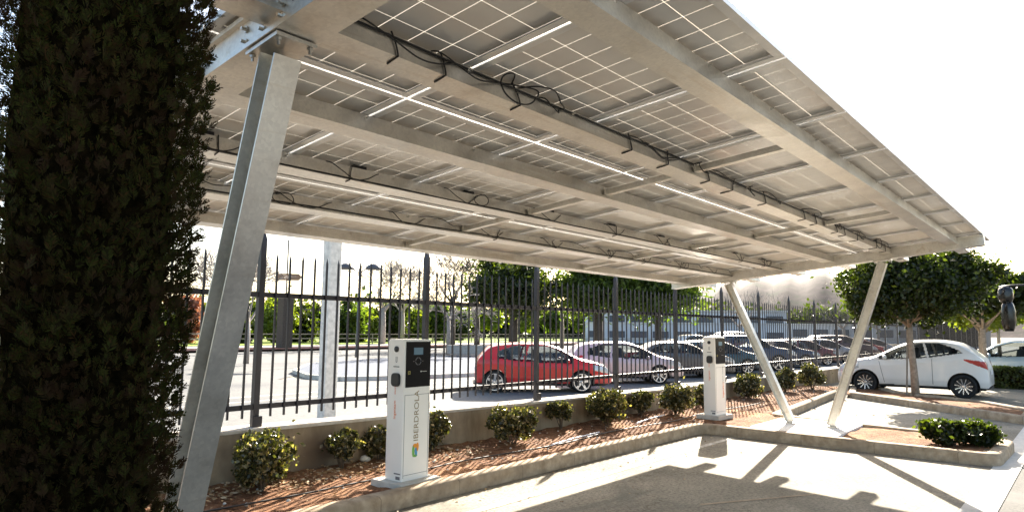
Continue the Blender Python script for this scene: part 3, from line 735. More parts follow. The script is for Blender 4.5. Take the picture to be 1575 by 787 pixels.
def charger(label, loc, rz, full, zh=1.36):
    """front faces -y, width along x; socket side faces -x"""
    t = thing('charging_post', label, 'charger', loc, rz, 'electric car charging posts')
    Wd, Dp = .37, .24
    obj('plinth', MB().box((0, .01, .03), (.54, .44, .08)), M['gutter'], t, bevel=.012)
    obj('body', MB().prism(rounded_rect(Wd, Dp, .012), .07, zh), M['white_metal'], t, auto=30)
    obj('cap', MB().prism(rounded_rect(Wd - .012, Dp - .012, .01), zh + .0005, zh + .012), M['white_metal'], t, auto=30)
    y0 = -Dp / 2
    # seams of the front door
    sm = MB()
    for x in (-Wd / 2 + .022, Wd / 2 - .022): sm.box((x, y0 - .0005, .5), (.004, .002, .80))
    sm.box((0, y0 - .0005, .125), (Wd - .04, .002, .004)); sm.box((0, y0 - .0005, .895), (Wd - .04, .002, .004))
    obj('door_seam', sm, M['icon_grey'], t)
    sp = obj('screen_panel', MB().box((.005, y0 - .003, zh - .235), (Wd - .035, .008, .45)), M['glass_black'], t, bevel=.002)
    obj('display', MB().box((.0, y0 - .0082, zh - .105), (.125, .0016, .07)), M['lcd'], sp)
    ic = MB()
    for k in range(28):
        a = 2 * math.pi * k / 28
        if abs(math.sin(a * 2)) > .35: ic.box((.0 + .036 * math.cos(a), y0 - .0078, zh - .205 + .036 * math.sin(a)), (.007, .001, .007))
    ic.box((-.062, y0 - .0078, zh - .205), (.012, .001, .006)); ic.box((.062, y0 - .0078, zh - .205), (.012, .001, .006))
    obj('touch_ring', ic, M['icon_grey'], sp)
    yi = MB().box((-.12, y0 - .0078, zh - .302), (.03, .001, .004)).box((-.12, y0 - .0078, zh - .33), (.03, .001, .004)).box((-.133, y0 - .0078, zh - .316), (.004, .001, .03)).box((-.107, y0 - .0078, zh - .316), (.004, .001, .03)).box((-.12, y0 - .0078, zh - .316), (.014, .001, .004))
    obj('card_icon', yi, M['icon_yellow'], sp)
    obj('card_line', MB().box((.075, y0 - .0078, zh - .308), (.09, .001, .004)).box((.04, y0 - .0078, zh - .308), (.012, .001, .012)), M['white_metal'] if full else M['icon_grey'], sp)
    # left side: button, symbol, slot, socket
    xl = -Wd / 2
    obj('side_button', MB().lathe([(0, .0), (.030, .0), (.030, -.010), (.024, -.014), (0, -.014)], (xl, -.01, zh - .085), 'x', 20), M['black_plastic'], t, smooth=False, auto=40)
    obj('plug_symbol', MB().box((xl - .001, -.018, zh - .185), (.002, .005, .05)).box((xl - .001, .0, zh - .185), (.002, .005, .05)).box((xl - .001, -.009, zh - .212), (.002, .016, .007)), M['icon_grey'], t)
    obj('slot', MB().box((xl - .001, -.01, zh - .258), (.003, .085, .009)), M['black_plastic'], t)
    so = obj('socket', MB().extrude([(p * 1, q * 1) for p, q in rounded_rect(.112, .132, .04)], (xl, -.02, zh - .385), (xl - .03, -.02, zh - .385), (0, 1, 0), (0, 0, 1)), M['black_plastic'], t, bevel=.006)
    # small orange side text, reading upwards
    Ms = Matrix.Translation((xl - .0012, .01, .80)) @ Matrix(((0, 0, -1), (0, -1, 0), (-1, 0, 0))).to_4x4()
    Rl = Matrix(((0, 0, -1, xl - .0012), (0, -1, 0, .005), (1, 0, 0, .70 if full else .72), (0, 0, 0, 1)))
    # x(text)->+z, y(text)->+y?, normal -x
    Rl = Matrix(((0, 0, -1, xl - .0012), (0, 1, 0, .005), (1, 0, 0, .66), (0, 0, 0, 1)))
    Rl = Matrix.Translation((xl - .0012, .0, .66)) @ Matrix(((0, 0, -1), (0, 1, 0), (1, 0, 0))).to_4x4()
    # proper rotation: text x -> +z, text y -> +y (towards back), normal -> -x
    text_obj('ingeteam', .05, M['orange_print'], t, Rl, 'side_lettering')
    text_obj('electric mobility', .03, M['orange_print'], t, Matrix.Translation((xl - .0012, .0, .90)) @ Matrix(((0, 0, -1), (0, 1, 0), (1, 0, 0))).to_4x4(), 'side_lettering')
    lb_ = MB().box((xl - .0008, -.07, .10), (.0016, .06, .03)).box((xl - .0008, -.06, .14), (.0016, .09, .012)); obj('data_label', lb_, M['icon_grey'], t)
    Rf = lambda x, z: Matrix.Translation((x, y0 - .0015, z)) @ Matrix(((0, -1, 0), (0, 0, -1), (1, 0, 0))).to_4x4()
    if full:
        text_obj('IBERDROLA', .088, M['brown_print'], t, Rf(.0, .435), 'lettering', sx=1.08)
        # three leaf-shaped strokes of the emblem
        def stroke(pts, wd, m_, nm):
            s = MB(); n = len(pts)
            for a, b in zip(pts[:-1], pts[1:]): s.bar((a[0], y0 - .0016, a[1]), (b[0], y0 - .0016, b[1]), .002, wd, up=Vector((0, 1, 0)).cross(Vector((b[0] - a[0], 0, b[1] - a[1]))))
            obj(nm, s, m_, t)
        def leafp(cx, cz, w_, h_, m_, ph):
            n = 14; poly = []
            for k in range(n):
                a = 2 * math.pi * k / n; r_ = 1 - .35 * max(0, math.cos(a + ph))
                poly.append((cx + w_ * math.cos(a) * r_, cz + h_ * math.sin(a) * r_))
            s = MB(); s.extrude(poly, (0, y0 - .0004, 0), (0, y0 - .0024, 0), (1, 0, 0), (0, 0, 1)); obj('emblem_petal', s, m_, t)
        leafp(-.030, .345, .020, .060, M['logo_green'], 0); leafp(-.012, .392, .030, .024, M['logo_orange'], 2); leafp(.022, .372, .020, .050, M['logo_orange'], 1)
        leafp(.002, .330, .018, .050, M['logo_blue'], 2.2); leafp(-.008, .300, .028, .016, M['logo_green'], 4)
    else:
        text_obj('ingeteam', .075, M['orange_print'], t, Rf(.075, .36), 'lettering')
        text_obj('electric mobility', .045, M['icon_grey'], t, Rf(.075, .62), 'lettering')
    return t
charger('white charging post with a black screen and upright bronze lettering, nearest the camera', (4.62, 5.33, .10), R(2), True, 1.43)
charger('white charging post at the kerb corner beside the slanting carport legs', (11.72, 5.24, .12), R(-5), False, 1.42)

# ------------------------------------------------------------------ vegetation in the bed
def shrub(label, x, y, w_, h_, n, ls=.035, mat=None, z=.11, group='rounded shrubs in the garden bed', name='shrub', low=.25, cat='shrub'):
    t = thing(name, label, cat, (x, y, z), 0, group)
    sb = MB()
    for k in range(9):
        a = random.uniform(0, 6.28); r_ = random.uniform(.3, .7)
        sb.tube([(random.uniform(-.03, .03), random.uniform(-.03, .03), -.03), (math.cos(a) * w_ * .18, math.sin(a) * w_ * .18, h_ * .4), (math.cos(a) * w_ * .5 * r_, math.sin(a) * w_ * .5 * r_, h_ * random.uniform(.6, .85))], [.009, .006, .003], 5)
    obj('stems', sb, M['bark'], t, smooth=True)
    cz = h_ * (low + (1 - low) / 2); P = crown_points(n, (random.uniform(-.04, .04), 0, cz), (w_ / 2 * random.uniform(.9, 1.15), w_ / 2, h_ * (1 - low) / 2 * random.uniform(.92, 1.08)), random.choice([22, 30, 40]), random.uniform(.26, .36), .5)
    P2 = np.array([0, 0, cz]) + rng.normal(size=(n // 3, 3)) * np.array([w_, w_, h_ * (1 - low)]) * .17
    P = np.vstack([P, P2]); P = P[P[:, 2] > .02]
    link('foliage', leaf_mesh('foliage', P, ls, 1.7), mat or M['shrub_leaf'], t)
    return t
def bed_y(x, y, ymax=6.36):
    k = ymax / y if y > ymax else 1.0; return x * k, y * k
SH = [((3.50, 6.10), .56, .52, 'broad golden green shrub beside the near carport leg'),
      ((3.72, 6.42), .60, .50, 'shrub pressed against the low wall behind the broad one by the near leg'),
      ((4.62, 6.42), .42, .40, 'small shrub with a bare stem between the near leg and the lettered charging post'),
      ((5.20, 6.45), .40, .42, 'shrub half hidden behind the left side of the lettered charging post'),
      ((6.05, 6.50), .42, .50, 'shrub showing behind the right side of the lettered charging post'),
      ((7.20, 6.14), .68, .50, 'large wide shrub, first to the right of the lettered charging post'),
      ((8.70, 6.45), .40, .44, 'slim shrub against the wall below the third fence post'),
      ((9.60, 6.15), .66, .60, 'tall round shrub in front of the wall in the middle of the bed'),
      ((9.95, 6.48), .42, .52, 'dark shrub touching the wall behind the tall round one'),
      ((11.15, 6.42), .44, .46, 'compact shrub standing alone against the wall left of the second charging post'),
      ((11.75, 6.02), .72, .60, 'dense golden shrub nearest the left side of the second charging post'),
      ((13.2, 6.15), .40, .44, 'shrub peeking out left behind the second charging post'),
      ((15.8, 6.25), .62, .55, 'shrub in the fence shade between the second charging post and the slanting leg'),
      ((18.2, 6.22), .55, .60, 'reddish green shrub behind the slanting carport leg'),
      ((19.6, 5.95), .72, .66, 'round bright shrub at the far end of the bed between the two slanting legs')]
for i, ((x, y), w_, h_, lb_) in enumerate(SH):
    shrub(lb_, x, y, w_, h_, 4200 if i < 8 else 3000, .028 if i < 8 else .034, low=.12 if i not in (2, 6) else .35)
shrub('low spreading dark shrub on the end of the near traffic island', 11.35, 1.62, .78, .36, 3500, .035, M['dark_leaf'], group='low dark shrubs on the island end', low=.0)
shrub('second low dark shrub merging with it at the tip of the near island', 11.55, 1.30, .55, .32, 2600, .035, M['dark_leaf'], group='low dark shrubs on the island end', low=.0)
# chips and dry leaves
def scatter(name, n, poly_fn, z, ls, mat, kind='stuff'):
    P = np.array([poly_fn() for _ in range(n)]); P = np.c_[P, np.full(n, z) + rng.uniform(0, .02, n)]
    me = leaf_mesh(name, P, ls, 1.6, 0, jitter=.6)
    V = np.array([v.co[:] for v in me.vertices]); c = np.repeat(P, 4, 0); V[:, 2] = c[:, 2] + (V[:, 2] - c[:, 2]) * .35
    me.vertices.foreach_set('co', V.astype(np.float32).ravel())
    return tag(link(name, me, mat), kind=kind)
scatter('fallen_leaves', 2800, lambda: (random.uniform(-1, 20), 5.2 + 1.4 * random.random() ** .8), .115, .020, M['brown_leaf'])
scatter('leaf_litter', 1300, lambda: (1.5 + 5 * random.random(), 5.9 + .7 * random.random()), .12, .035, M['brown_leaf'])
scatter('ground_litter', 500, lambda: (random.uniform(1, 18), random.gauss(4.6, .5)), .0, .022, M['brown_leaf'])
ps = MB()
for k in range(170):
    x, y = random.uniform(0, 20), random.uniform(5.25, 6.55); r_ = random.uniform(.008, .025) * (1.6 if random.random() < .08 else 1)
    ps.ell((x, y, .115), (r_, r_ * random.uniform(.6, 1), r_ * .7), 6, 4)
tag(obj('pebbles', ps, M['gutter'], fixn=False, smooth=True), kind='stuff')
# irrigation hose
hp = [(1.5 + k * .7, 5.62 + .06 * math.sin(k * 1.3) + .02 * k * (k < 5), .128) for k in range(20)]
tag(obj('irrigation_hose', MB().tube(spline(hp, 6), .009, 6), M['hose'], smooth=True), 'thin dark irrigation hose lying along the soil of the garden bed', 'hose')
for pts, lb_ in ((([7.3, 5.55], [8.0, 5.66], [8.7, 5.72]), 'short pale plastic pipe on the soil below the large wide shrub'), (([9.9, 5.8], [10.6, 5.95], [11.3, 6.02]), 'pale plastic pipe on the soil between the round shrubs in mid bed')):
    tag(obj('plastic_pipe', MB().tube(spline([(p[0], p[1], .14) for p in pts], 6), .012, 8), M['white_pipe'], smooth=True), lb_, 'pipe', 'pale pipes on the soil')
# stone by the wall
st = MB().ell((5.0, 6.5, .15), (.07, .05, .04), 10, 7)
st.v = [(v[0] + random.uniform(-.006, .006), v[1] + random.uniform(-.006, .006), v[2] + random.uniform(-.006, .006)) for v in st.v]
tag(obj('stone', st, M['gutter'], smooth=True), 'pale grey stone lying against the foot of the low wall', 'stone')

# ------------------------------------------------------------------ big cypress in the foreground
def cypress():
    cx, cy = .708, 2.27
    t = thing('cypress_tree', 'dense dark cypress filling the left edge right beside the camera', 'tree', (cx, cy, 0))
    obj('trunk', MB().tube([(0, 0, -.05), (.01, 0, 1.0), (0, .01, 2.4), (0, 0, 3.7)], [.055, .05, .035, .01], 10), M['bark'], t, smooth=True)
    # lobed column: radius varies with angle and height
    ph = rng.uniform(0, 6.28, 12)
    def rad(a, z):
        base = np.interp(z, [0.0, .35, 1.0, 1.8, 2.6, 3.2, 3.8, 4.3], [.12, .225, .262, .298, .316, .312, .22, .02])
        l = .055 * np.sin(3 * a + ph[0] + z * 1.1) + .045 * np.sin(5 * a + ph[1] - z * 1.9) + .03 * np.sin(8 * a + ph[2] + z * 3.3) + .03 * np.sin(z * 5 + ph[3] + 2 * a) + .018 * np.sin(z * 11 + 4 * a + ph[4])
        return base * (1 + 1.15 * l)
    # inner dark core, a solid lobed column
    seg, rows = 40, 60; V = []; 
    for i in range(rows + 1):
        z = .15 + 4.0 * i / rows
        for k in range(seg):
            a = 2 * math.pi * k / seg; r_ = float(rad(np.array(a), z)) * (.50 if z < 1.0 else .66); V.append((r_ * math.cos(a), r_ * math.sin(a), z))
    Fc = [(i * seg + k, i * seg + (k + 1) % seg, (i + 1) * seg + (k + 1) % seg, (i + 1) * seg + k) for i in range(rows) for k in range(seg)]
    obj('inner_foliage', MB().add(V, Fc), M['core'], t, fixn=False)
    # sprays: each a little upward-pointing frond of many scale leaflets
    nS = 25000; a = rng.uniform(0, 2 * np.pi, nS); z = .12 + 4.1 * rng.uniform(0, 1, nS)
    r_ = rad(a, z) * rng.uniform(.60, 1.0, nS)
    O = np.stack([r_ * np.cos(a), r_ * np.sin(a), z], 1)
    D = np.stack([np.cos(a) * .5, np.sin(a) * .5, np.ones(nS)], 1) + rng.normal(size=(nS, 3)) * .42; D /= np.linalg.norm(D, axis=1)[:, None]
    Sd = np.cross(D, rng.normal(size=(nS, 3))); Sd /= np.linalg.norm(Sd, axis=1)[:, None]
    L = rng.uniform(.020, .052, nS)
    Vs = []; 
    per = 19
    for q in range(per):
        if q == 0: u, s, ln, wd = 0.0, 0, 1.0, .05; dirv = D
        else:
            side = 1 if q % 2 else -1; u = .08 + .85 * (q / per); ang = .75
            dirv = D * math.cos(ang) + Sd * math.sin(ang) * side; ln = .55 * (1 - .7 * u)
            wd = .048
        nrm_ = np.cross(dirv, np.cross(D, Sd)); nrm_ /= np.linalg.norm(nrm_, axis=1)[:, None]
        st_ = O + D * (L * u)[:, None] + rng.normal(size=(nS, 3)) * .0015; e = st_ + dirv * (L * ln)[:, None]
        wv = nrm_ * (L * wd)[:, None]; m = (st_ + e) / 2
        Vs.append(np.stack([st_, m + wv, e, m - wv], 1))
    V = np.stack(Vs, 1).reshape(-1, 3); F = np.arange(len(V)).reshape(-1, 4)
    link('foliage', arr_mesh('foliage', V, F), M['cypress'], t)
    # a twig sticking out towards the leg
    tw = np.array([[.27, -.12 + .0, 1.28]]); 
cypress()

# ------------------------------------------------------------------ cars
def pchip(xp, yp, x):
    xp = np.array(xp, float); yp = np.array(yp, float); h = np.diff(xp); d = np.diff(yp) / h
    m = np.zeros(len(xp)); m[0] = d[0]; m[-1] = d[-1]
    for i in range(1, len(xp) - 1):
        if d[i - 1] * d[i] > 0: w1 = 2 * h[i] + h[i - 1]; w2 = h[i] + 2 * h[i - 1]; m[i] = (w1 + w2) / (w1 / d[i - 1] + w2 / d[i])
    x = np.asarray(x, float); i = np.clip(np.searchsorted(xp, x) - 1, 0, len(xp) - 2); t = (x - xp[i]) / h[i]; t = np.clip(t, 0, 1)
    return (2 * t ** 3 - 3 * t ** 2 + 1) * yp[i] + (t ** 3 - 2 * t ** 2 + t) * h[i] * m[i] + (-2 * t ** 3 + 3 * t ** 2) * yp[i + 1] + (t ** 3 - t ** 2) * h[i] * m[i + 1]

HATCH = dict(L=4.10, W=1.73, H=1.45, wr=.31, xw=(.56, 3.14),
    top=[(0, .62), (.02, .80), (.06, .93), (.16, 1.08), (.42, 1.33), (.75, 1.41), (1.4, 1.45), (2.0, 1.44), (2.45, 1.33), (2.95, 1.08), (3.2, .98), (3.6, .89), (3.88, .76), (4.0, .62), (4.06, .46)],
    belt=[(0, .95), (.5, .95), (1.5, .86), (2.6, .82), (4.10, .78)], bot=[(0, .34), (.1, .22), (3.8, .20), (4.06, .30)],
    rear=(.10, .56), wind=(2.35, 3.05), side=(.62, 2.88), pil=[(1.42, .07)], doors=[(1.40, 1.38), (2.62, 2.72)], light_z=(.62, .78))
CITY = dict(L=3.62, W=1.66, H=1.49, wr=.30, xw=(.55, 2.85),
    top=[(0, .56), (.02, .76), (.06, .92), (.13, 1.03), (.24, 1.13), (.46, 1.32), (.66, 1.42), (1.15, 1.485), (1.55, 1.475), (1.95, 1.36), (2.45, 1.11), (2.7, 1.00), (3.1, .91), (3.40, .80), (3.56, .64), (3.62, .45)],
    belt=[(0, 1.02), (.4, 1.13), (.8, 1.07), (1.3, .98), (2.4, .90), (3.62, .84)], bot=[(0, .32), (.1, .21), (3.4, .20), (3.62, .30)],
    rear=(.20, .60), wind=(1.90, 2.60), side=(.50, 2.48), pil=[(1.30, .06)], doors=[(1.22, 1.22), (2.36, 2.48)], light_z=(.64, .82))
SEDAN = dict(L=4.55, W=1.80, H=1.43, wr=.325, xw=(.85, 3.55),
    top=[(0, .58), (.03, .86), (.10, 1.00), (.5, 1.05), (.78, 1.13), (1.25, 1.36), (1.7, 1.425), (2.3, 1.43), (2.75, 1.33), (3.3, 1.05), (3.55, .97), (4.05, .88), (4.35, .76), (4.5, .60), (4.55, .44)],
    belt=[(0, .95), (1.0, .96), (3, .90), (4.55, .82)], bot=[(0, .34), (.1, .22), (4.3, .20), (4.55, .28)],
    rear=(.70, 1.28), wind=(2.65, 3.38), side=(.98, 3.22), pil=[(1.95, .07)], doors=[(1.05, 1.2), (1.93, 1.93), (3.0, 3.1)], light_z=(.64, .80))
SUV = dict(L=4.55, W=1.86, H=1.68, wr=.36, xw=(.82, 3.50),
    top=[(0, .70), (.03, .98), (.08, 1.14), (.2, 1.30), (.5, 1.58), (.9, 1.66), (1.6, 1.68), (2.3, 1.665), (2.75, 1.53), (3.3, 1.22), (3.55, 1.12), (4.1, 1.03), (4.4, .88), (4.52, .70), (4.55, .50)],
    belt=[(0, 1.14), (1.0, 1.13), (3, 1.05), (4.55, .96)], bot=[(0, .42), (.1, .30), (4.3, .28), (4.55, .36)],
    rear=(.14, .58), wind=(2.62, 3.38), side=(.55, 3.22), pil=[(1.25, .07), (2.02, .07)], doors=[(1.05, 1.2), (2.0, 2.0), (3.0, 3.1)], light_z=(.78, .95))

def car(spec, paint, label, loc, heading, cell=.028, rim='spoke', group=None, name='parked_car', cat='car', detail=True):
    s = spec; Ln, Wd = s['L'], s['W']; hw = Wd / 2
    t = thing(name, label, cat, loc, heading, group)
    xm = (s['xw'][0] + s['xw'][1]) / 2
    nx = int(Ln / cell)
    xs_ = np.unique(np.concatenate([np.linspace(0, Ln, nx), np.linspace(0, .15, 14), np.linspace(Ln - .15, Ln, 14)]))
    zt_ = pchip(*zip(*s['top']), xs_); zb_ = np.minimum(pchip(*zip(*s['belt']), xs_), zt_ - .02); z0_ = pchip(*zip(*s['bot']), xs_)
    u = xs_ / Ln
    plan = pchip([0, .008, .03, .08, .2, .5, .8, .92, .97, .992, 1], [.74, .82, .89, .955, .995, 1.0, .99, .93, .85, .74, .62], u)
    ns, nr = int(1.1 / cell), int(1.2 / cell)
    ring = []
    gh = zt_ - zb_
    cab = np.clip(gh / .35, 0, 1)                                     # 1 in the cabin
    zc = zt_ - np.where(cab > .3, .11, .07) * np.clip(gh / .2 + .35, .3, 1)
    zc = np.maximum(zc, z0_ + .05)
    def yside(z, i):
        w_ = hw * plan[i]
        zz = np.array([z0_[i] - .01, z0_[i] + .10, .42, zb_[i] - .12, zb_[i], zb_[i] + .08, zb_[i] + .6])
        kk = np.array([.90, .975, .998, .992, .965, .925, .72])
        zz = np.maximum.accumulate(zz + np.arange(7) * 1e-4)
        return w_ * np.interp(z, zz, kk)
    V = []
    for i in range(len(xs_)):
        zs = np.linspace(z0_[i], zc[i], ns); ys = yside(zs, i)
        yc = ys[-1]; th = np.linspace(0, np.pi / 2, nr + 1)[1:]
        yt = yc * np.cos(th) ** .62; ztop = zc[i] + (zt_[i] - zc[i]) * np.sin(th) ** .72
        yt[-1] = 0
        half = np.c_[np.r_[ys, yt], np.r_[zs, ztop]]
        full_ = np.vstack([half * [-1, 1], (half[:-1])[::-1]])
        V.append(np.c_[np.full(len(full_), xs_[i]), full_])
    V = np.array(V); nxs, m = V.shape[:2]
    idx = np.arange(nxs * m).reshape(nxs, m)
    Q = np.stack([idx[:-1, :-1], idx[:-1, 1:], idx[1:, 1:], idx[1:, :-1]], -1).reshape(-1, 4)
    P = V.reshape(-1, 3); Cn = P[Q].mean(1)
    e1 = P[Q[:, 2]] - P[Q[:, 0]]; e2 = P[Q[:, 3]] - P[Q[:, 1]]; N = np.cross(e1, e2); N /= np.linalg.norm(N, axis=1)[:, None] + 1e-9
    x, y, z = Cn.T; ztx = np.interp(x, xs_, zt_); zbx = np.interp(x, xs_, np.minimum(pchip(*zip(*s['belt']), xs_), 9)); 
    ay = np.abs(y); ysl = np.array([hw * np.interp(a / Ln, u, plan) for a in x])
    cls = np.zeros(len(Q), int)          # 0 paint
    # side windows
    dz = ztx - z
    hfr = np.where(x > s['wind'][0], .075, .085) + .22 * np.clip(s['side'][0] + .55 - x, 0, 1)
    sw = (z > zbx + .035) & (dz > hfr) & (x > s['side'][0]) & (x < s['side'][1]) & (ay > .45 * hw) & (np.abs(N[:, 1]) > .55)
    # slanted rear corner of the last side window
    sw &= (x - s['side'][0]) > .55 * np.clip((z - zbx) - .12, -1, 1) * .6
    for pxx, pw in s['pil']: sw &= ~(np.abs(x - pxx - .25 * (z - zbx)) < pw / 2)
    cls[sw] = 1
    yroof = np.interp(x, xs_, V[:, ns - 1, 1] * -1) if False else np.interp(x, xs_, np.abs(V[:, ns - 1, 1]))
    ws = (x > s['wind'][0]) & (x < s['wind'][1]) & (ay < yroof * .955) & (N[:, 2] > .3) & (dz < .09) & (ztx > zbx + .02 )
    cls[ws] = 2
    rs = (x > s['rear'][0]) & (x < s['rear'][1]) & (ay < yroof * .90) & (dz < .10) & (z > zbx + .05) & (N[:, 0] < -.15)
    cls[rs] = 3
    lz0, lz1 = s['light_z']
    hl = (x > Ln - .62) & (x < Ln - .06) & (ay > .52 * hw) & (z > lz0 - .10 + .22 * (Ln - x)) & (z < lz1 - .02 + .10 * (Ln - .1 - x)) & (cls == 0)
    cls[hl] = 4
    zl = lz0 + .20 + .28 * x; tl = (x < .52) & (ay > .60 * hw) & (np.abs(z - zl) < .085 * (1 - x / .56) + .012) & (cls == 0)
    cls[tl] = 5
    lowt = (z < z0_.min() + .07) & (cls == 0); cls[lowt] = 6
    gr = (x > Ln - .12) & (ay < .42 * hw) & (z > .36) & (z < .56); cls[gr] = 6
    # arches
    ra = s['wr'] + .055; keep = np.ones(len(Q), bool); P2 = P.copy()
    for xw in s['xw']:
        d = np.hypot(x - xw, z - s['wr']); kill = (d < ra) & (ay > .5 * hw); keep &= ~kill
        vk = np.zeros(len(P), bool); vk[Q[kill].ravel()] = True; vr = np.zeros(len(P), bool); vr[Q[~kill].ravel()] = True
        b = vk & vr; dv = P[:, [0, 2]] - [xw, s['wr']]; dn = np.hypot(dv[:, 0], dv[:, 1]); 
        sn = b & (P[:, 2] > z0_.min() + .01); P2[sn, 0] = xw + dv[sn, 0] / dn[sn] * ra; P2[sn, 2] = s['wr'] + dv[sn, 1] / dn[sn] * ra
    P2 = P2 - [xm, 0, 0]
    def sub(mask, name_, mat_, off=0.0, par=t, caps=False):
        q = Q[mask & keep]
        if len(q) == 0: return None
        uq, inv = np.unique(q.ravel(), return_inverse=True); pts = P2[uq].copy()
        fs = [tuple(r_) for r_ in inv.reshape(-1, 4)]
        if off: 
            c = np.array([0, 0, .7]); pts = pts + (pts - c) / np.linalg.norm(pts - c, axis=1)[:, None] * off
        mb_ = MB().add(pts, fs)
        if caps:
            for e_ in (0, nxs - 1):
                mb_.add([P2[i] for i in idx[e_]], [tuple(range(m)) if e_ == 0 else tuple(range(m))[::-1]])
        return obj(name_, mb_, mat_, par, smooth=True)
    body = sub(cls == 0, 'body', paint, caps=True)
    sub((cls == 1) & (y > 0), 'side_window', M['glass'], -.008); sub((cls == 1) & (y < 0), 'side_window', M['glass'], -.008)
    sub(cls == 2, 'windshield', M['glass'], -.004); sub(cls == 3, 'rear_window', M['glass'], -.004)
    for sg in (1, -1):
        sub((cls == 4) & (y * sg > 0), 'headlight', M['clear_lens'], .003); sub((cls == 5) & (y * sg > 0), 'tail_light', M['red_lens'], .003)
    sub(cls == 6, 'lower_trim', M['trim_black'])
    # wheels and arch liners
    for xw in s['xw']:
        for sg in (1, -1):
            xx = xw - xm; wr = s['wr']; yo = sg * (hw - .025); tw = .19 * sg
            arch = MB(); n = 18
            vs = []; 
            for k in range(n + 1):
                a = -0.35 + (math.pi + .7) * k / n
                for yy in (yo + sg * .0, yo - tw * 1.5): vs.append((xx + math.cos(a) * (ra - .004), yy, max(.12, wr + math.sin(a) * (ra - .004))))
            arch.add(vs, [(2 * k, 2 * k + 1, 2 * k + 3, 2 * k + 2) for k in range(n)])
            arch.add([vs[2 * k + 1] for k in range(n + 1)], [tuple(range(n + 1))])
            obj('wheel_arch', arch, M['trim_black'], t, fixn=False)
            wh = thing_part('wheel', t, (xx, yo, wr))
            tr_ = wr - .062
            ty = [(tr_, 0), (tr_ + .012, .006 * sg), (wr - .015, .006 * sg), (wr, -.022 * sg), (wr, -.17 * sg), (wr - .02, -.19 * sg), (tr_ - .02, -.19 * sg), (tr_ - .02, -.02 * sg), (tr_, 0)]
            obj('tyre', MB().lathe(ty, (0, 0, 0), 'y', 32), M['tyre'], wh, smooth=True)
            rm = MB() if rim == 'thin' else MB().lathe([(tr_ + .001, -.002 * sg), (tr_ - .022, -.004 * sg), (tr_ - .03, -.05 * sg), (tr_ - .035, -.10 * sg)], (0, 0, 0), 'y', 32)
            bk = MB().lathe([(0, -.085 * sg), (tr_ - .03, -.085 * sg)] if rim != 'thin' else [(0, -.06 * sg), (tr_ - .03, -.05 * sg), (tr_ + .002, -.004 * sg)], (0, 0, 0), 'y', 24); obj('brake_disc', bk, M['trim_black'], wh)
            ns_ = {'spoke': 8, 'five': 5, 'cover': 7, 'thin': 11}[rim]; sw_ = {'spoke': .035, 'five': .07, 'cover': .075, 'thin': .024}[rim]
            for k in range(ns_):
                a = 2 * math.pi * k / ns_ + .2; c_, s_2 = math.cos(a), math.sin(a)
                rm.bar((c_ * .05, -.03 * sg, s_2 * .05), (c_ * (tr_ - (.035 if rim == 'thin' else .012)), -.012 * sg, s_2 * (tr_ - (.035 if rim == 'thin' else .012))), sw_, .02, up=(0, 1, 0))
            rm.lathe([(0, -.008 * sg), (.035, -.01 * sg), (.05, -.03 * sg), (.05, -.06 * sg)], (0, 0, 0), 'y', 16)
            obj('rim', rm, M['rim_silver'], wh, auto=35)
    # underside and cabin
    obj('floor_pan', MB().box((0, 0, z0_.min() + .05), (Ln * .93, Wd * .78, .04)), M['trim_black'], t)
    obj('engine_bay', MB().box((s['wind'][1] + .42 - xm, 0, .55), (.85, Wd * .62, .5)), M['trim_black'], t) if detail else None
    for k, xx in enumerate((s['side'][0] + .55, s['side'][0] + 1.45)):
        se = MB()
        for yy in ((-.37, .37)):
            se.box((xx - xm + .15, yy, .52), (.48, .46, .16)); se.box((xx - xm - .14, yy, .82), (.13, .44, .62), Matrix.Rotation(-.18, 3, 'Y')); se.box((xx - xm - .22, yy, s['H'] - .30), (.09, .25, .16))
        obj('seat_row', se, M['seat'], t, bevel=.03)
    obj('dashboard', MB().box((s['wind'][0] + .36 - xm, 0, .82), (.3, Wd * .8, .2)), M['interior'], t, bevel=.03)
    tw_ = MB(); pts = [(s['wind'][0] + .12 - xm, .37 + .17 * math.cos(a), .93 + .16 * math.sin(a)) for a in np.linspace(0, 2 * math.pi, 17)]; tw_.tube(pts, .012, 6, cap=False); obj('steering_wheel', tw_, M['interior'], t, smooth=True)
    # mirrors, handles, door seams, trim
    def ysurf(xx, zz):
        i = int(np.argmin(np.abs(xs_ - xx))); return float(yside(zz, i)) if zz < zc[i] else float(V[i, ns - 1, 1] * -1)
    for sg in (1, -1):
        xa = s['side'][1] - .16; za = float(pchip(*zip(*s['belt']), xa)) + .07; ya = abs(ysurf(xa, za - .04))
        obj('wing_mirror', MB().ell((xa - xm, sg * (ya + .09), za + .02), (.055, .10, .07), 12, 8).box((xa - xm, sg * (ya + .01), za - .02), (.05, .06, .03)), paint, t, smooth=True)
        sm = MB()
        for xb, xt in s['doors']:
            zs = np.linspace(z0_.min() + .12, float(np.interp(xb, xs_, zb_)) - .005, 12); xx_ = np.linspace(xb, xt, 12) if abs(xb - xt) > .01 else np.full(12, xb)
            if min(abs(xb - w_) for w_ in s['xw']) < ra: zs = np.linspace(s['wr'] + ra * .9, zs[-1], 12)
            for a in range(11):
                pa = Vector((xx_[a] - xm, sg * (abs(ysurf(xx_[a], zs[a])) + .0015), zs[a])); pb = Vector((xx_[a + 1] - xm, sg * (abs(ysurf(xx_[a + 1], zs[a + 1])) + .0015), zs[a + 1]))
                sm.bar(pa, pb, .004, .009, up=(1, 0, 0))
        if len(sm.v): obj('door_seam', sm, M['trim_black'], t)
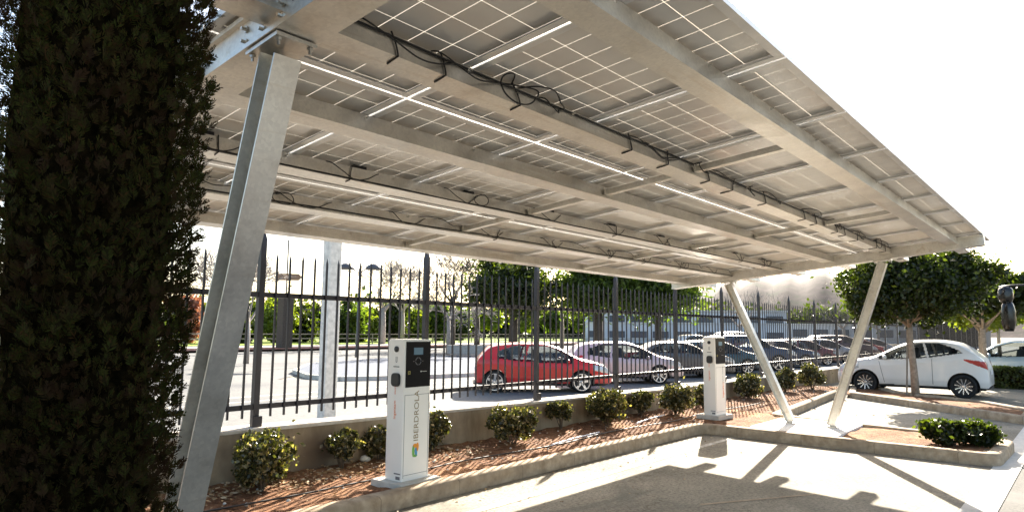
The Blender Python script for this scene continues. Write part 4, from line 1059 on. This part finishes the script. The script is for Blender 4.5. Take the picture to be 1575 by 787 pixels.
        for xb, xt in s['doors'][:-1]:
            xh = xb + .16; zh_ = float(np.interp(xh, xs_, zb_)) - .10; obj('door_handle', MB().bar((xh - xm, sg * (abs(ysurf(xh, zh_)) + .018), zh_), (xh + .17 - xm, sg * (abs(ysurf(xh + .17, zh_)) + .018), zh_), .018, .028), paint, t, bevel=.006)
    obj('rear_plate', MB().box((-xm - .006, 0, .66), (.012, .50, .11)), M['plate'], t)
    obj('front_plate', MB().box((Ln - xm + .006, 0, .40), (.012, .50, .11)), M['plate'], t)
    obj('antenna', MB().tube([(s['rear'][1] + .25 - xm, 0, s['H'] - .03), (s['rear'][1] + .02 - xm, 0, s['H'] + .18)], .004, 5), M['trim_black'], t)
    return t
def thing_part(name, parent, loc):
    # a part that carries its own sub-parts: a small hub mesh
    mb = MB().lathe([(0, 0), (.028, 0), (.028, -.08), (0, -.08)], (0, 0, 0), 'y', 12)
    o = obj(name, mb, M['rim_silver'], parent); o.location = loc; return o

P_white = m_car('white_car_paint', (0.82, 0.79, 0.74)); P_red = m_car('red_car_paint', (0.52, 0.010, 0.015)); P_silver = m_car('silver_car_paint', (0.48, 0.50, 0.53), .5)
P_rose = m_car('rosy_silver_car_paint', (0.50, 0.40, 0.42), .4); P_grey = m_car('dark_grey_car_paint', (0.08, 0.085, 0.095), .3); P_teal = m_car('dark_teal_car_paint', (0.03, 0.08, 0.11), .3)
P_blue = m_car('navy_car_paint', (0.025, 0.05, 0.11), .3); P_maroon = m_car('maroon_car_paint', (0.16, 0.03, 0.045), .2); P_lblue = m_car('ice_blue_car_paint', (0.42, 0.53, 0.62), .4)
P_purple = m_car('dark_purple_car_paint', (0.06, 0.03, 0.045), .2)

car(CITY, P_white, 'white three door hatchback parked behind the tree beyond the near island', (21.75, 3.82, 0), R(91), .022, 'thin')
car(HATCH, P_lblue, 'ice blue hatchback behind the clipped hedge at the right edge', (30.2, 2.0, 0), R(88), .03, 'cover')
a0 = R(-45)
def street_car(k, *args, **kw):
    s = args[0]; half = (s['xw'][1] - s['xw'][0]) / 2; hd = kw.pop('hd', a0)
    car(*args, (16.36 + [0, 4.7, 9, 12.6, 16.2, 20.2, 24.2, 28.2, 32.2, 36.2, 40.2][k], 13.06, -.18), hd, **kw)
G = 'cars parked in a slanting row beyond the fence'
street_car(0, HATCH, P_red, 'bright red hatchback parked just behind the fence, nearest of the row', cell=.026, rim='five', group=G)
street_car(1, HATCH, P_rose, 'rosy silver hatchback parked next behind the red one', cell=.034, rim='spoke', group=G)
street_car(2, SEDAN, P_grey, 'dark grey saloon seen left of the second charging post', cell=.036, rim='five', group=G)
street_car(3, HATCH, P_teal, 'dark teal hatchback directly behind the second charging post', cell=.038, rim='spoke', group=G)
street_car(4, SUV, P_blue, 'tall navy off-roader behind the left slanting carport leg', cell=.04, rim='five', group=G)
street_car(5, SEDAN, P_blue, 'navy saloon just right of the tall off-roader', cell=.045, rim='spoke', group=G)
street_car(6, HATCH, P_maroon, 'maroon hatchback between the navy saloon and a silver one', cell=.05, rim='spoke', group=G)
street_car(7, HATCH, P_silver, 'light silver hatchback seen between the two slanting legs', cell=.05, rim='spoke', group=G)
street_car(8, SUV, P_purple, 'dark purple high roofed car seen beyond the right slanting leg', cell=.055, rim='five', group=G)
street_car(9, HATCH, P_red, 'small red car farthest along the row beside the white hatchback bonnet', cell=.06, rim='five', group=G)
street_car(10, HATCH, P_silver, 'far pale car whose roof shows above the white hatchback bonnet', cell=.06, rim='five', group=G)
car(SUV, P_silver, 'pale high roofed car farther back behind the light silver hatchback', (55, 22.5, -.03), R(-35), .06, 'five', 'cars farther back across the street')
car(SEDAN, P_white, 'white saloon farther back behind the navy saloon', (48, 23.0, -.03), R(-35), .06, 'five', 'cars farther back across the street')

# ------------------------------------------------------------------ trees and hedge on the right
leafy_tree('pruned_tree', 'round crowned dark green tree on the far island in front of the white hatchback', (19.75, 3.52, .08), 1.95, .082, (.15, -.12, 2.80), (1.85, 1.85, .86), 42000, .062, M['dark_leaf'], M['pale_bark'], nc=80, clr=.27, shell=.5, core=.33, lean=(-.12, .05), limbs=8, group='pruned street trees')
tx = MB().tube([(0, 0, -.1), (.03, .02, 1.1), (.02, .0, 2.0)], .02, 6)
tag(obj('tree_stake', MB().tube([(19.72, 3.72, .05), (19.62, 3.62, 1.55)], .022, 6), M['wood_rail']), 'thin wooden stake leaning on the trunk of the dark green tree', 'stake')
leafy_tree('pruned_tree', 'yellow green tree with pale trunk behind the white hatchback', (27.8, 2.9, 0), 1.95, .12, (0, 0, 2.75), (1.7, 1.7, .85), 9000, .11, M['lime_leaf'], M['pale_bark'], nc=90, clr=.26, shell=.5, core=.25, group='pruned street trees')
leafy_tree('pruned_tree', 'slim staked yellow green tree above the ice blue hatchback', (33.0, 2.9, 0), 2.1, .07, (0, 0, 3.0), (1.5, 1.5, .9), 7000, .12, M['lime_leaf'], M['pale_bark'], nc=70, clr=.26, shell=.5, core=.25, group='pruned street trees')
leafy_tree('pruned_tree', 'hidden dark green tree whose crown merges right of the round one', (25.2, 2.6, 0), 2.0, .09, (0, 0, 2.95), (1.5, 1.5, .75), 11000, .1, M['dark_leaf'], M['pale_bark'], nc=90, clr=.24, shell=.5, core=.3, group='pruned street trees')
def conifer(label, loc, h, r_, n=9000, name='dark_conifer', grp=None):
    t = thing(name, label, 'tree', loc, 0, grp)
    obj('trunk', MB().tube([(0, 0, -.1), (0, 0, h * .9)], [.14, .03], 8), M['dark_bark'], t, smooth=True)
    z = h * (.08 + .92 * rng.uniform(0, 1, n)); a = rng.uniform(0, 2 * np.pi, n)
    rr = r_ * np.clip(1.15 * (1 - (z / h) ** 2.2), 0, 1) * (1 + .25 * np.sin(4 * a + z) + .15 * np.sin(z * 3.1)) * rng.uniform(.5, 1, n)
    link('crown', leaf_mesh('crown', np.c_[rr * np.cos(a), rr * np.sin(a), z], .16, 2.2, 1.0), M['dark_leaf'], t)
conifer('tall dark conifer rising behind the hanging black bundle at the right edge', (44, .9, 0), 6.0, 1.15)
conifer('shorter dark conifer at the extreme right edge beside the tall one', (43, -.7, 0), 4.6, 1.3)
# clipped hedge
hg = thing('clipped_hedge', 'low clipped brown green hedge in front of the ice blue hatchback', 'hedge', (26.2, 1.4, 0))
n = 9000; c = rng.uniform(-1, 1, (n, 3)); ax = rng.integers(0, 3, n); c[np.arange(n), ax] = np.sign(c[np.arange(n), ax]) * rng.uniform(.86, 1.03, n)
Ph = c * np.array([.42, 1.75, .31]) + np.array([0, -.35, .33]); link('foliage', leaf_mesh('foliage', Ph, .06, 1.6), M['hedge_leaf'], hg)
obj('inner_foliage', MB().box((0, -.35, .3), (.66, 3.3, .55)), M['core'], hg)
# black wrapped bundle hanging from an arm
bw = thing('wrapped_lamp', 'black plastic wrapped lamp hanging tied from a thin dark arm at the right edge', 'wrapped lamp', (14, .98, 0))
def bagshape(z0, z1, r0, wob):
    prof = []; k = 9
    for i in range(k + 1):
        s_ = i / k; prof.append((r0 * (math.sin(math.pi * min(1, max(0, .06 + .88 * s_))) ** .35) * (1 + wob * math.sin(s_ * 9)), z0 + (z1 - z0) * s_))
    return [(0.001, z0)] + prof + [(0.001, z1)]
obj('arm', MB().tube([(0, -.75, 2.47), (0, .02, 2.46), (0, .2, 2.44)], .017, 8).tube([(0, -.75, 0), (0, -.75, 2.47)], .04, 10), M['trim_black'], bw, smooth=True)
b1 = MB().lathe(bagshape(2.17, 2.44, .115, .03), (0, .12, 0), 'z', 20); b1.v = [(v[0] + random.uniform(-.006, .006), v[1] + random.uniform(-.006, .006), v[2]) for v in b1.v]
obj('upper_bundle', b1, M['bag'], bw, smooth=True)
b2 = MB().lathe(bagshape(1.70, 2.19, .105, .03), (0, .10, 0), 'z', 20); b2.v = [(v[0] + random.uniform(-.006, .006), v[1] + random.uniform(-.006, .006), v[2]) for v in b2.v]
obj('lower_bundle', b2, M['bag'], bw, smooth=True)
obj('tie', MB().lathe([(.06, 2.165), (.07, 2.175), (.07, 2.19), (.06, 2.20)], (0, .11, 0), 'z', 16), M['trim_black'], bw)

# ------------------------------------------------------------------ beyond the street
pole = thing('concrete_pole', 'whitewashed square concrete pole on the pavement behind the fence', 'pole', (7.5, 10.95, -.1))
obj('shaft', MB().prism(rounded_rect(.27, .24, .02), -.1, 7.0), M['conc_pole'], pole, auto=30)
def lamp(label, x, y, h):
    t = thing('street_lamp', label, 'street lamp', (x, y, .1))
    obj('pole', MB().tube([(0, 0, 0), (0, 0, .9), (0, 0, h)], [.11, .07, .05], 10), M['lamp_metal'], t, smooth=True)
    for s_ in (-1, 1):
        d = Vector((.71, -.71, 0)) * s_
        obj('arm', MB().tube([(0, 0, h - .25), tuple(d * .3 + Vector((0, 0, h - .05))), tuple(d * .5 + Vector((0, 0, h + .02)))], .03, 6), M['lamp_metal'], t, smooth=True)
        c = d * .74; obj('lamp_head', MB().lathe([(.001, .30), (.18, .27), (.36, .15), (.46, 0), (.40, -.03), (.001, -.03)], (c.x, c.y, h - .02), 'z', 20), M['lamp_metal'], t, smooth=True)
lamp('dark double headed street lamp with dome shades on the paved median', 22.3, 30.0, 4.75)
bare_tree('bare_tree', 'large bare spreading tree left of the second fence post', (42, 52.5, 0.1), 10.4, .24, 5, .62, M['grey_bark'], 'bare street trees', 3, .34)
bare_tree('bare_tree', 'bare tree with twin look trunk just right of the large spreading one', (47, 55.5, 0.1), 8.8, .2, 5, .6, M['grey_bark'], 'bare street trees', 3, .4)
bare_tree('bare_tree', 'knobbly pollarded bare tree standing on the paved median', (30.6, 31.6, .1), 5.6, .13, 5, .75, M['grey_bark'], 'bare street trees', 3, .42, .1)
bare_tree('bare_tree', 'thick dark trunked bare tree behind the stone bench', (44.0, 45.0, .1), 8.2, .28, 5, .6, M['dark_bark'], 'bare street trees', 3, .5)
bare_tree('bare_tree', 'bare tree right of the stone bench left of the drooping evergreen', (50.0, 47.5, .1), 8.8, .26, 5, .6, M['dark_bark'], 'bare street trees', 3, .4)
bare_tree('bare_tree', 'bare tree seen between the near carport leg and the first fence post', (16.6, 31.0, 0), 6.2, .12, 5, .5, M['grey_bark'], 'bare street trees', 3, .35)
bare_tree('bare_tree', 'slim bare tree between the drooping evergreen and the broad trunk', (49.5, 36.5, .1), 7.5, .18, 3, .5, M['grey_bark'], 'bare street trees', 3, .5)
for (x, y, h, lb_) in ((74, 30, 7.5, 'bare tree right of the drooping evergreen row'), (95, 33, 8.5, 'bare tree seen above the second charging post'), (100, 26, 8, 'bare tree beyond the left slanting carport leg'), (110, 24, 7.5, 'far bare tree between the two slanting carport legs')):
    bare_tree('bare_tree', lb_, (x, y, 0), h, .2, 3, .55, M['grey_bark'], 'bare street trees', 3, .3, .2, .02)
# drooping evergreen trees
def drooping(label, loc, h, rx, n, th, tr_, mat=None):
    t = thing('drooping_tree', label, 'tree', loc, 0, 'drooping evergreen trees beyond the street')
    obj('trunk', MB().tube([(0, 0, -.1), (.15, 0, h * .35), (0, .1, h * .75)], [tr_, tr_ * .8, tr_ * .4], 8), M['dark_bark'], t, smooth=True)
    lb = MB()
    for k in range(8):
        a = 2 * math.pi * k / 8; e = Vector((math.cos(a) * rx * .6, math.sin(a) * rx * .6, h * random.uniform(.65, .9))); lb.tube([(0, 0, th), e * .5 + Vector((0, 0, h * .35)), e], [tr_ * .45, tr_ * .3, .04], 6)
    obj('limb', lb, M['dark_bark'], t, smooth=True)
    nc = 60; d = rng.normal(size=(nc, 3)); d /= np.linalg.norm(d, axis=1)[:, None]; d[:, 2] = np.abs(d[:, 2]) * .8 - .05
    C = np.array([0, 0, h * .62]) + d * np.array([rx, rx, h * .36]) * rng.uniform(.35, 1.15, (nc, 1))
    k = rng.integers(0, nc, n); P = C[k] + rng.normal(size=(n, 3)) * np.array([.52, .52, .26]); hang = rng.uniform(0, 1, n) ** 1.6 * rng.uniform(.1, 1.0, nc)[k] ** 1.5 * h * .36; P[:, 2] -= hang
    q = rng.uniform(0, 1, n) < .3; P[q] += rng.normal(size=(int(q.sum()), 3)) * np.array([.8, .8, .45]); P = P[P[:, 2] > h * .12]
    link('crown', leaf_mesh('crown', P, .17, 2.8, 0), mat or M['mid_leaf'], t)
drooping('large dark drooping evergreen tree above the red hatchback', (44.0, 37.6, 0), 8.6, 3.1, 20000, 2.4, .42, M['dark_leaf'])
drooping('drooping green tree with a broad trunk left of the fourth fence post', (48.5, 32.0, 0), 8.2, 3.2, 16000, 2.6, .45)
drooping('drooping green tree at the right end of the evergreen row', (52.5, 28.5, 0), 8.0, 2.9, 14000, 2.4, .35)
# dark square shaft and sign
sp_ = thing('sign_pole', 'thin pole with brown arrow board and thick dark shaft left of the concrete pole', 'sign', (27.8, 46.4, .1))
obj('pole', MB().tube([(0, 0, 0), (0, 0, 8.2)], .06, 8), M['lamp_metal'], sp_); obj('lower_shaft', MB().box((0, 0, 2.0), (.85, .85, 4.0)), M['dark_bark'], sp_)
obj('sign_board', MB().extrude([(-.8, -.26), (.75, -.26), (1.0, 0), (.75, .26), (-.8, .26)], (0, -.1, 5.35), (.03, -.16, 5.35), (.76, -.65, 0), (0, 0, 1)), M['brown_sign'], sp_)
# stone bench
tag(obj('stone_bench', MB().box((0, 0, .28), (4.6, .9, .55), Matrix.Rotation(R(-42), 3, 'Z')), M['pave'], bevel=.02), 'long low pale stone bench on the paved median behind the red hatchback', 'bench'); bpy.data.objects['stone_bench'].location = (31.5, 29.3, .1)
# wooden post and rail fence at the lawn
wf = thing('rail_fence', 'low weathered post and rail fence along the far lawn', 'fence', (30, 54, .1))
rl = MB()
for z in (.55, .95): rl.box((40, 54, z + .12), (150, .06, .09))
obj('rails', rl, M['wood_rail'], wf, world=True)
pp = MB()
for k in range(76): obj('post', MB().box((-34 + k * 2, 54.06, .62), (.11, .05, 1.05)), M['wood_rail'], wf, world=True)
# shrubs and young trees beyond the lawn
vr = random.Random(3)
BG = 'bushes beyond the lawn'
cols = [('mid_leaf', 'rounded mid green bush'), ('lime_leaf', 'bright yellow green bush'), ('dark_leaf', 'dark green bush'), ('red_leaf', 'russet bush')]
places = ['behind the far lawn left of the brown arrow board', 'under the brown arrow board', 'right of the thick dark shaft', 'left of the whitewashed pole', 'behind the whitewashed pole', 'right of the whitewashed pole', 'below the double headed lamp', 'left of the large bare spreading tree', 'behind the trunk of the large bare tree', 'left of the second fence post', 'above the lettered charging post']
bl = [(24, 60, 1.6, 3.0, 2), (27, 62, 1.9, 4.3, 3), (31, 60, 2.0, 2.6, 2), (36, 62, 2.3, 4.2, 1), (39.5, 63, 2.2, 3.2, 2), (43, 60, 2.4, 4.4, 0), (47.5, 63, 2.2, 3.6, 1), (51, 61.5, 1.9, 4.6, 2), (55.5, 64, 2.6, 3.9, 1), (60, 64, 2.0, 4.6, 0), (65, 66, 2.4, 3.0, 2)]
for (x, y, rx, h, k), pl_ in zip(bl, places):
    t = thing('background_bush', cols[k][1] + ' ' + pl_, 'bush', (x, y, .1), 0, BG)
    obj('stems', MB().tube([(0, 0, -.1), (0, .1, h * .5)], [.12, .05], 6), M['bark'], t)
    P = crown_points(5200, (0, 0, h * .5), (rx, rx * .8, h * .5), 60, .3, .5); P = np.vstack([P, rng.normal(size=(1500, 3)) * np.array([rx, rx, h * .5]) * .35 + np.array([0, 0, h * .5])]); P = P[P[:, 2] > 0]
    link('foliage', leaf_mesh('foliage', P, .24, 1.6), M[cols[k][0]], t)
lp = ['left of the thick dark trunked tree', 'between the two dark trunks', 'left of the drooping evergreen trunk', 'right of the drooping evergreen trunk', 'behind the slim bare tree', 'left of the broad trunk', 'right of the broad trunk', 'above the rosy silver hatchback', 'above the dark grey saloon', 'left of the pale building']
for i, pl_ in enumerate(lp):
    x = 74 + i * 3.2; y = 74 - i * 3.6
    leafy_tree('young_tree', 'small ' + ('yellow' if i % 3 else 'bright') + ' green tree ' + pl_, (x, y, .1), 1.6, .12, (0, 0, 3.0), (2.0, 2.0, 1.7), 2600, .3, M['lime_leaf'] if i % 3 else M['mid_leaf'], M['bark'], nc=30, clr=.35, core=.3, group='young trees in a row beyond the lawn', limbs=4)
# a far belt of woodland reading as one mass
P = []
for k in range(240):
    t_ = k / 240; x = -20 + 170 * t_; y = 150 - 118 * t_ ** 1.4; c = np.array([x + rng.uniform(-3, 3), y + rng.uniform(-3, 3), 1.5 + rng.uniform(0, 2.6)])
    P.append(c + rng.normal(size=(160, 3)) * np.array([1.8, 1.8, 1.5]))
P = np.vstack(P); P[:, 2] = np.abs(P[:, 2])
tag(link('distant_woodland', leaf_mesh('distant_woodland', P, .7, 1.4), M['dark_leaf']), kind='stuff')
# pale building behind the cars
def building(label, c, size, rz, floors, bays, wallm=None):
    t = thing('pale_building', label, 'building', c, rz, None); w_, d_, h_ = size
    obj('wall', MB().box((0, 0, h_ / 2), (w_, d_, h_)), wallm or M['cream_wall'], t)
    obj('roof', MB().box((0, 0, h_ + .12), (w_ + .4, d_ + .4, .24)), M['conc_pole'], t)
    fh = h_ / floors
    for f in range(floors):
        for b in range(bays):
            x = -w_ / 2 + (b + .5) * w_ / bays
            wn = obj('window', MB().box((x, -d_ / 2 - .03, fh * (f + .55)), (w_ / bays * .72, .06, fh * .42)), M['window_dark'], t)
        obj('ledge', MB().box((0, -d_ / 2 - .08, fh * (f + .28)), (w_ + .05, .16, .12)), M['conc_pole'], t)
building('long pale blue grey two storey building behind the parked cars', (88, 44, 0), (26, 10, 4.2), R(-62), 2, 9)
building('far low pale building seen right of it between the slanting legs', (118, 30, 0), (24, 8, 2.8), R(-68), 1, 8)

# ------------------------------------------------------------------ light
sdir = Vector((1.87, .80, 1.0)).normalized()
sl = bpy.data.lights.new('sun', 'SUN'); so = bpy.data.objects.new('sun', sl); COL.objects.link(so)
sl.energy = 5.0; sl.angle = R(.42); sl.color = (1.0, .92, .79)
so.rotation_euler = (-sdir).to_track_quat('-Z', 'Y').to_euler(); so.location = (20, 10, 30)
wd = bpy.data.worlds.new('World'); scene.world = wd; wd.use_nodes = True; nt = wd.node_tree
sk = nt.nodes.new('ShaderNodeTexSky'); sk.sky_type = 'NISHITA'; sk.sun_disc = False
sk.sun_elevation = math.asin(sdir.z); sk.sun_rotation = math.atan2(sdir.x, sdir.y); sk.air_density = 1.0; sk.dust_density = 2.5; sk.ozone_density = 1.0
nt.links.new(mixc(nt, 1.0, sk.outputs[0], (1.0, .975, .93), 'MULTIPLY'), nt.nodes['Background'].inputs[0]); nt.nodes['Background'].inputs[1].default_value = .08

scene.render.engine = 'CYCLES'
scene.view_settings.view_transform = 'Standard'; scene.view_settings.look = 'None'; scene.view_settings.gamma = 1.0
scene.view_settings.exposure = 2.4
scene.cycles.max_bounces = 10; scene.cycles.diffuse_bounces = 5; scene.cycles.transparent_max_bounces = 16
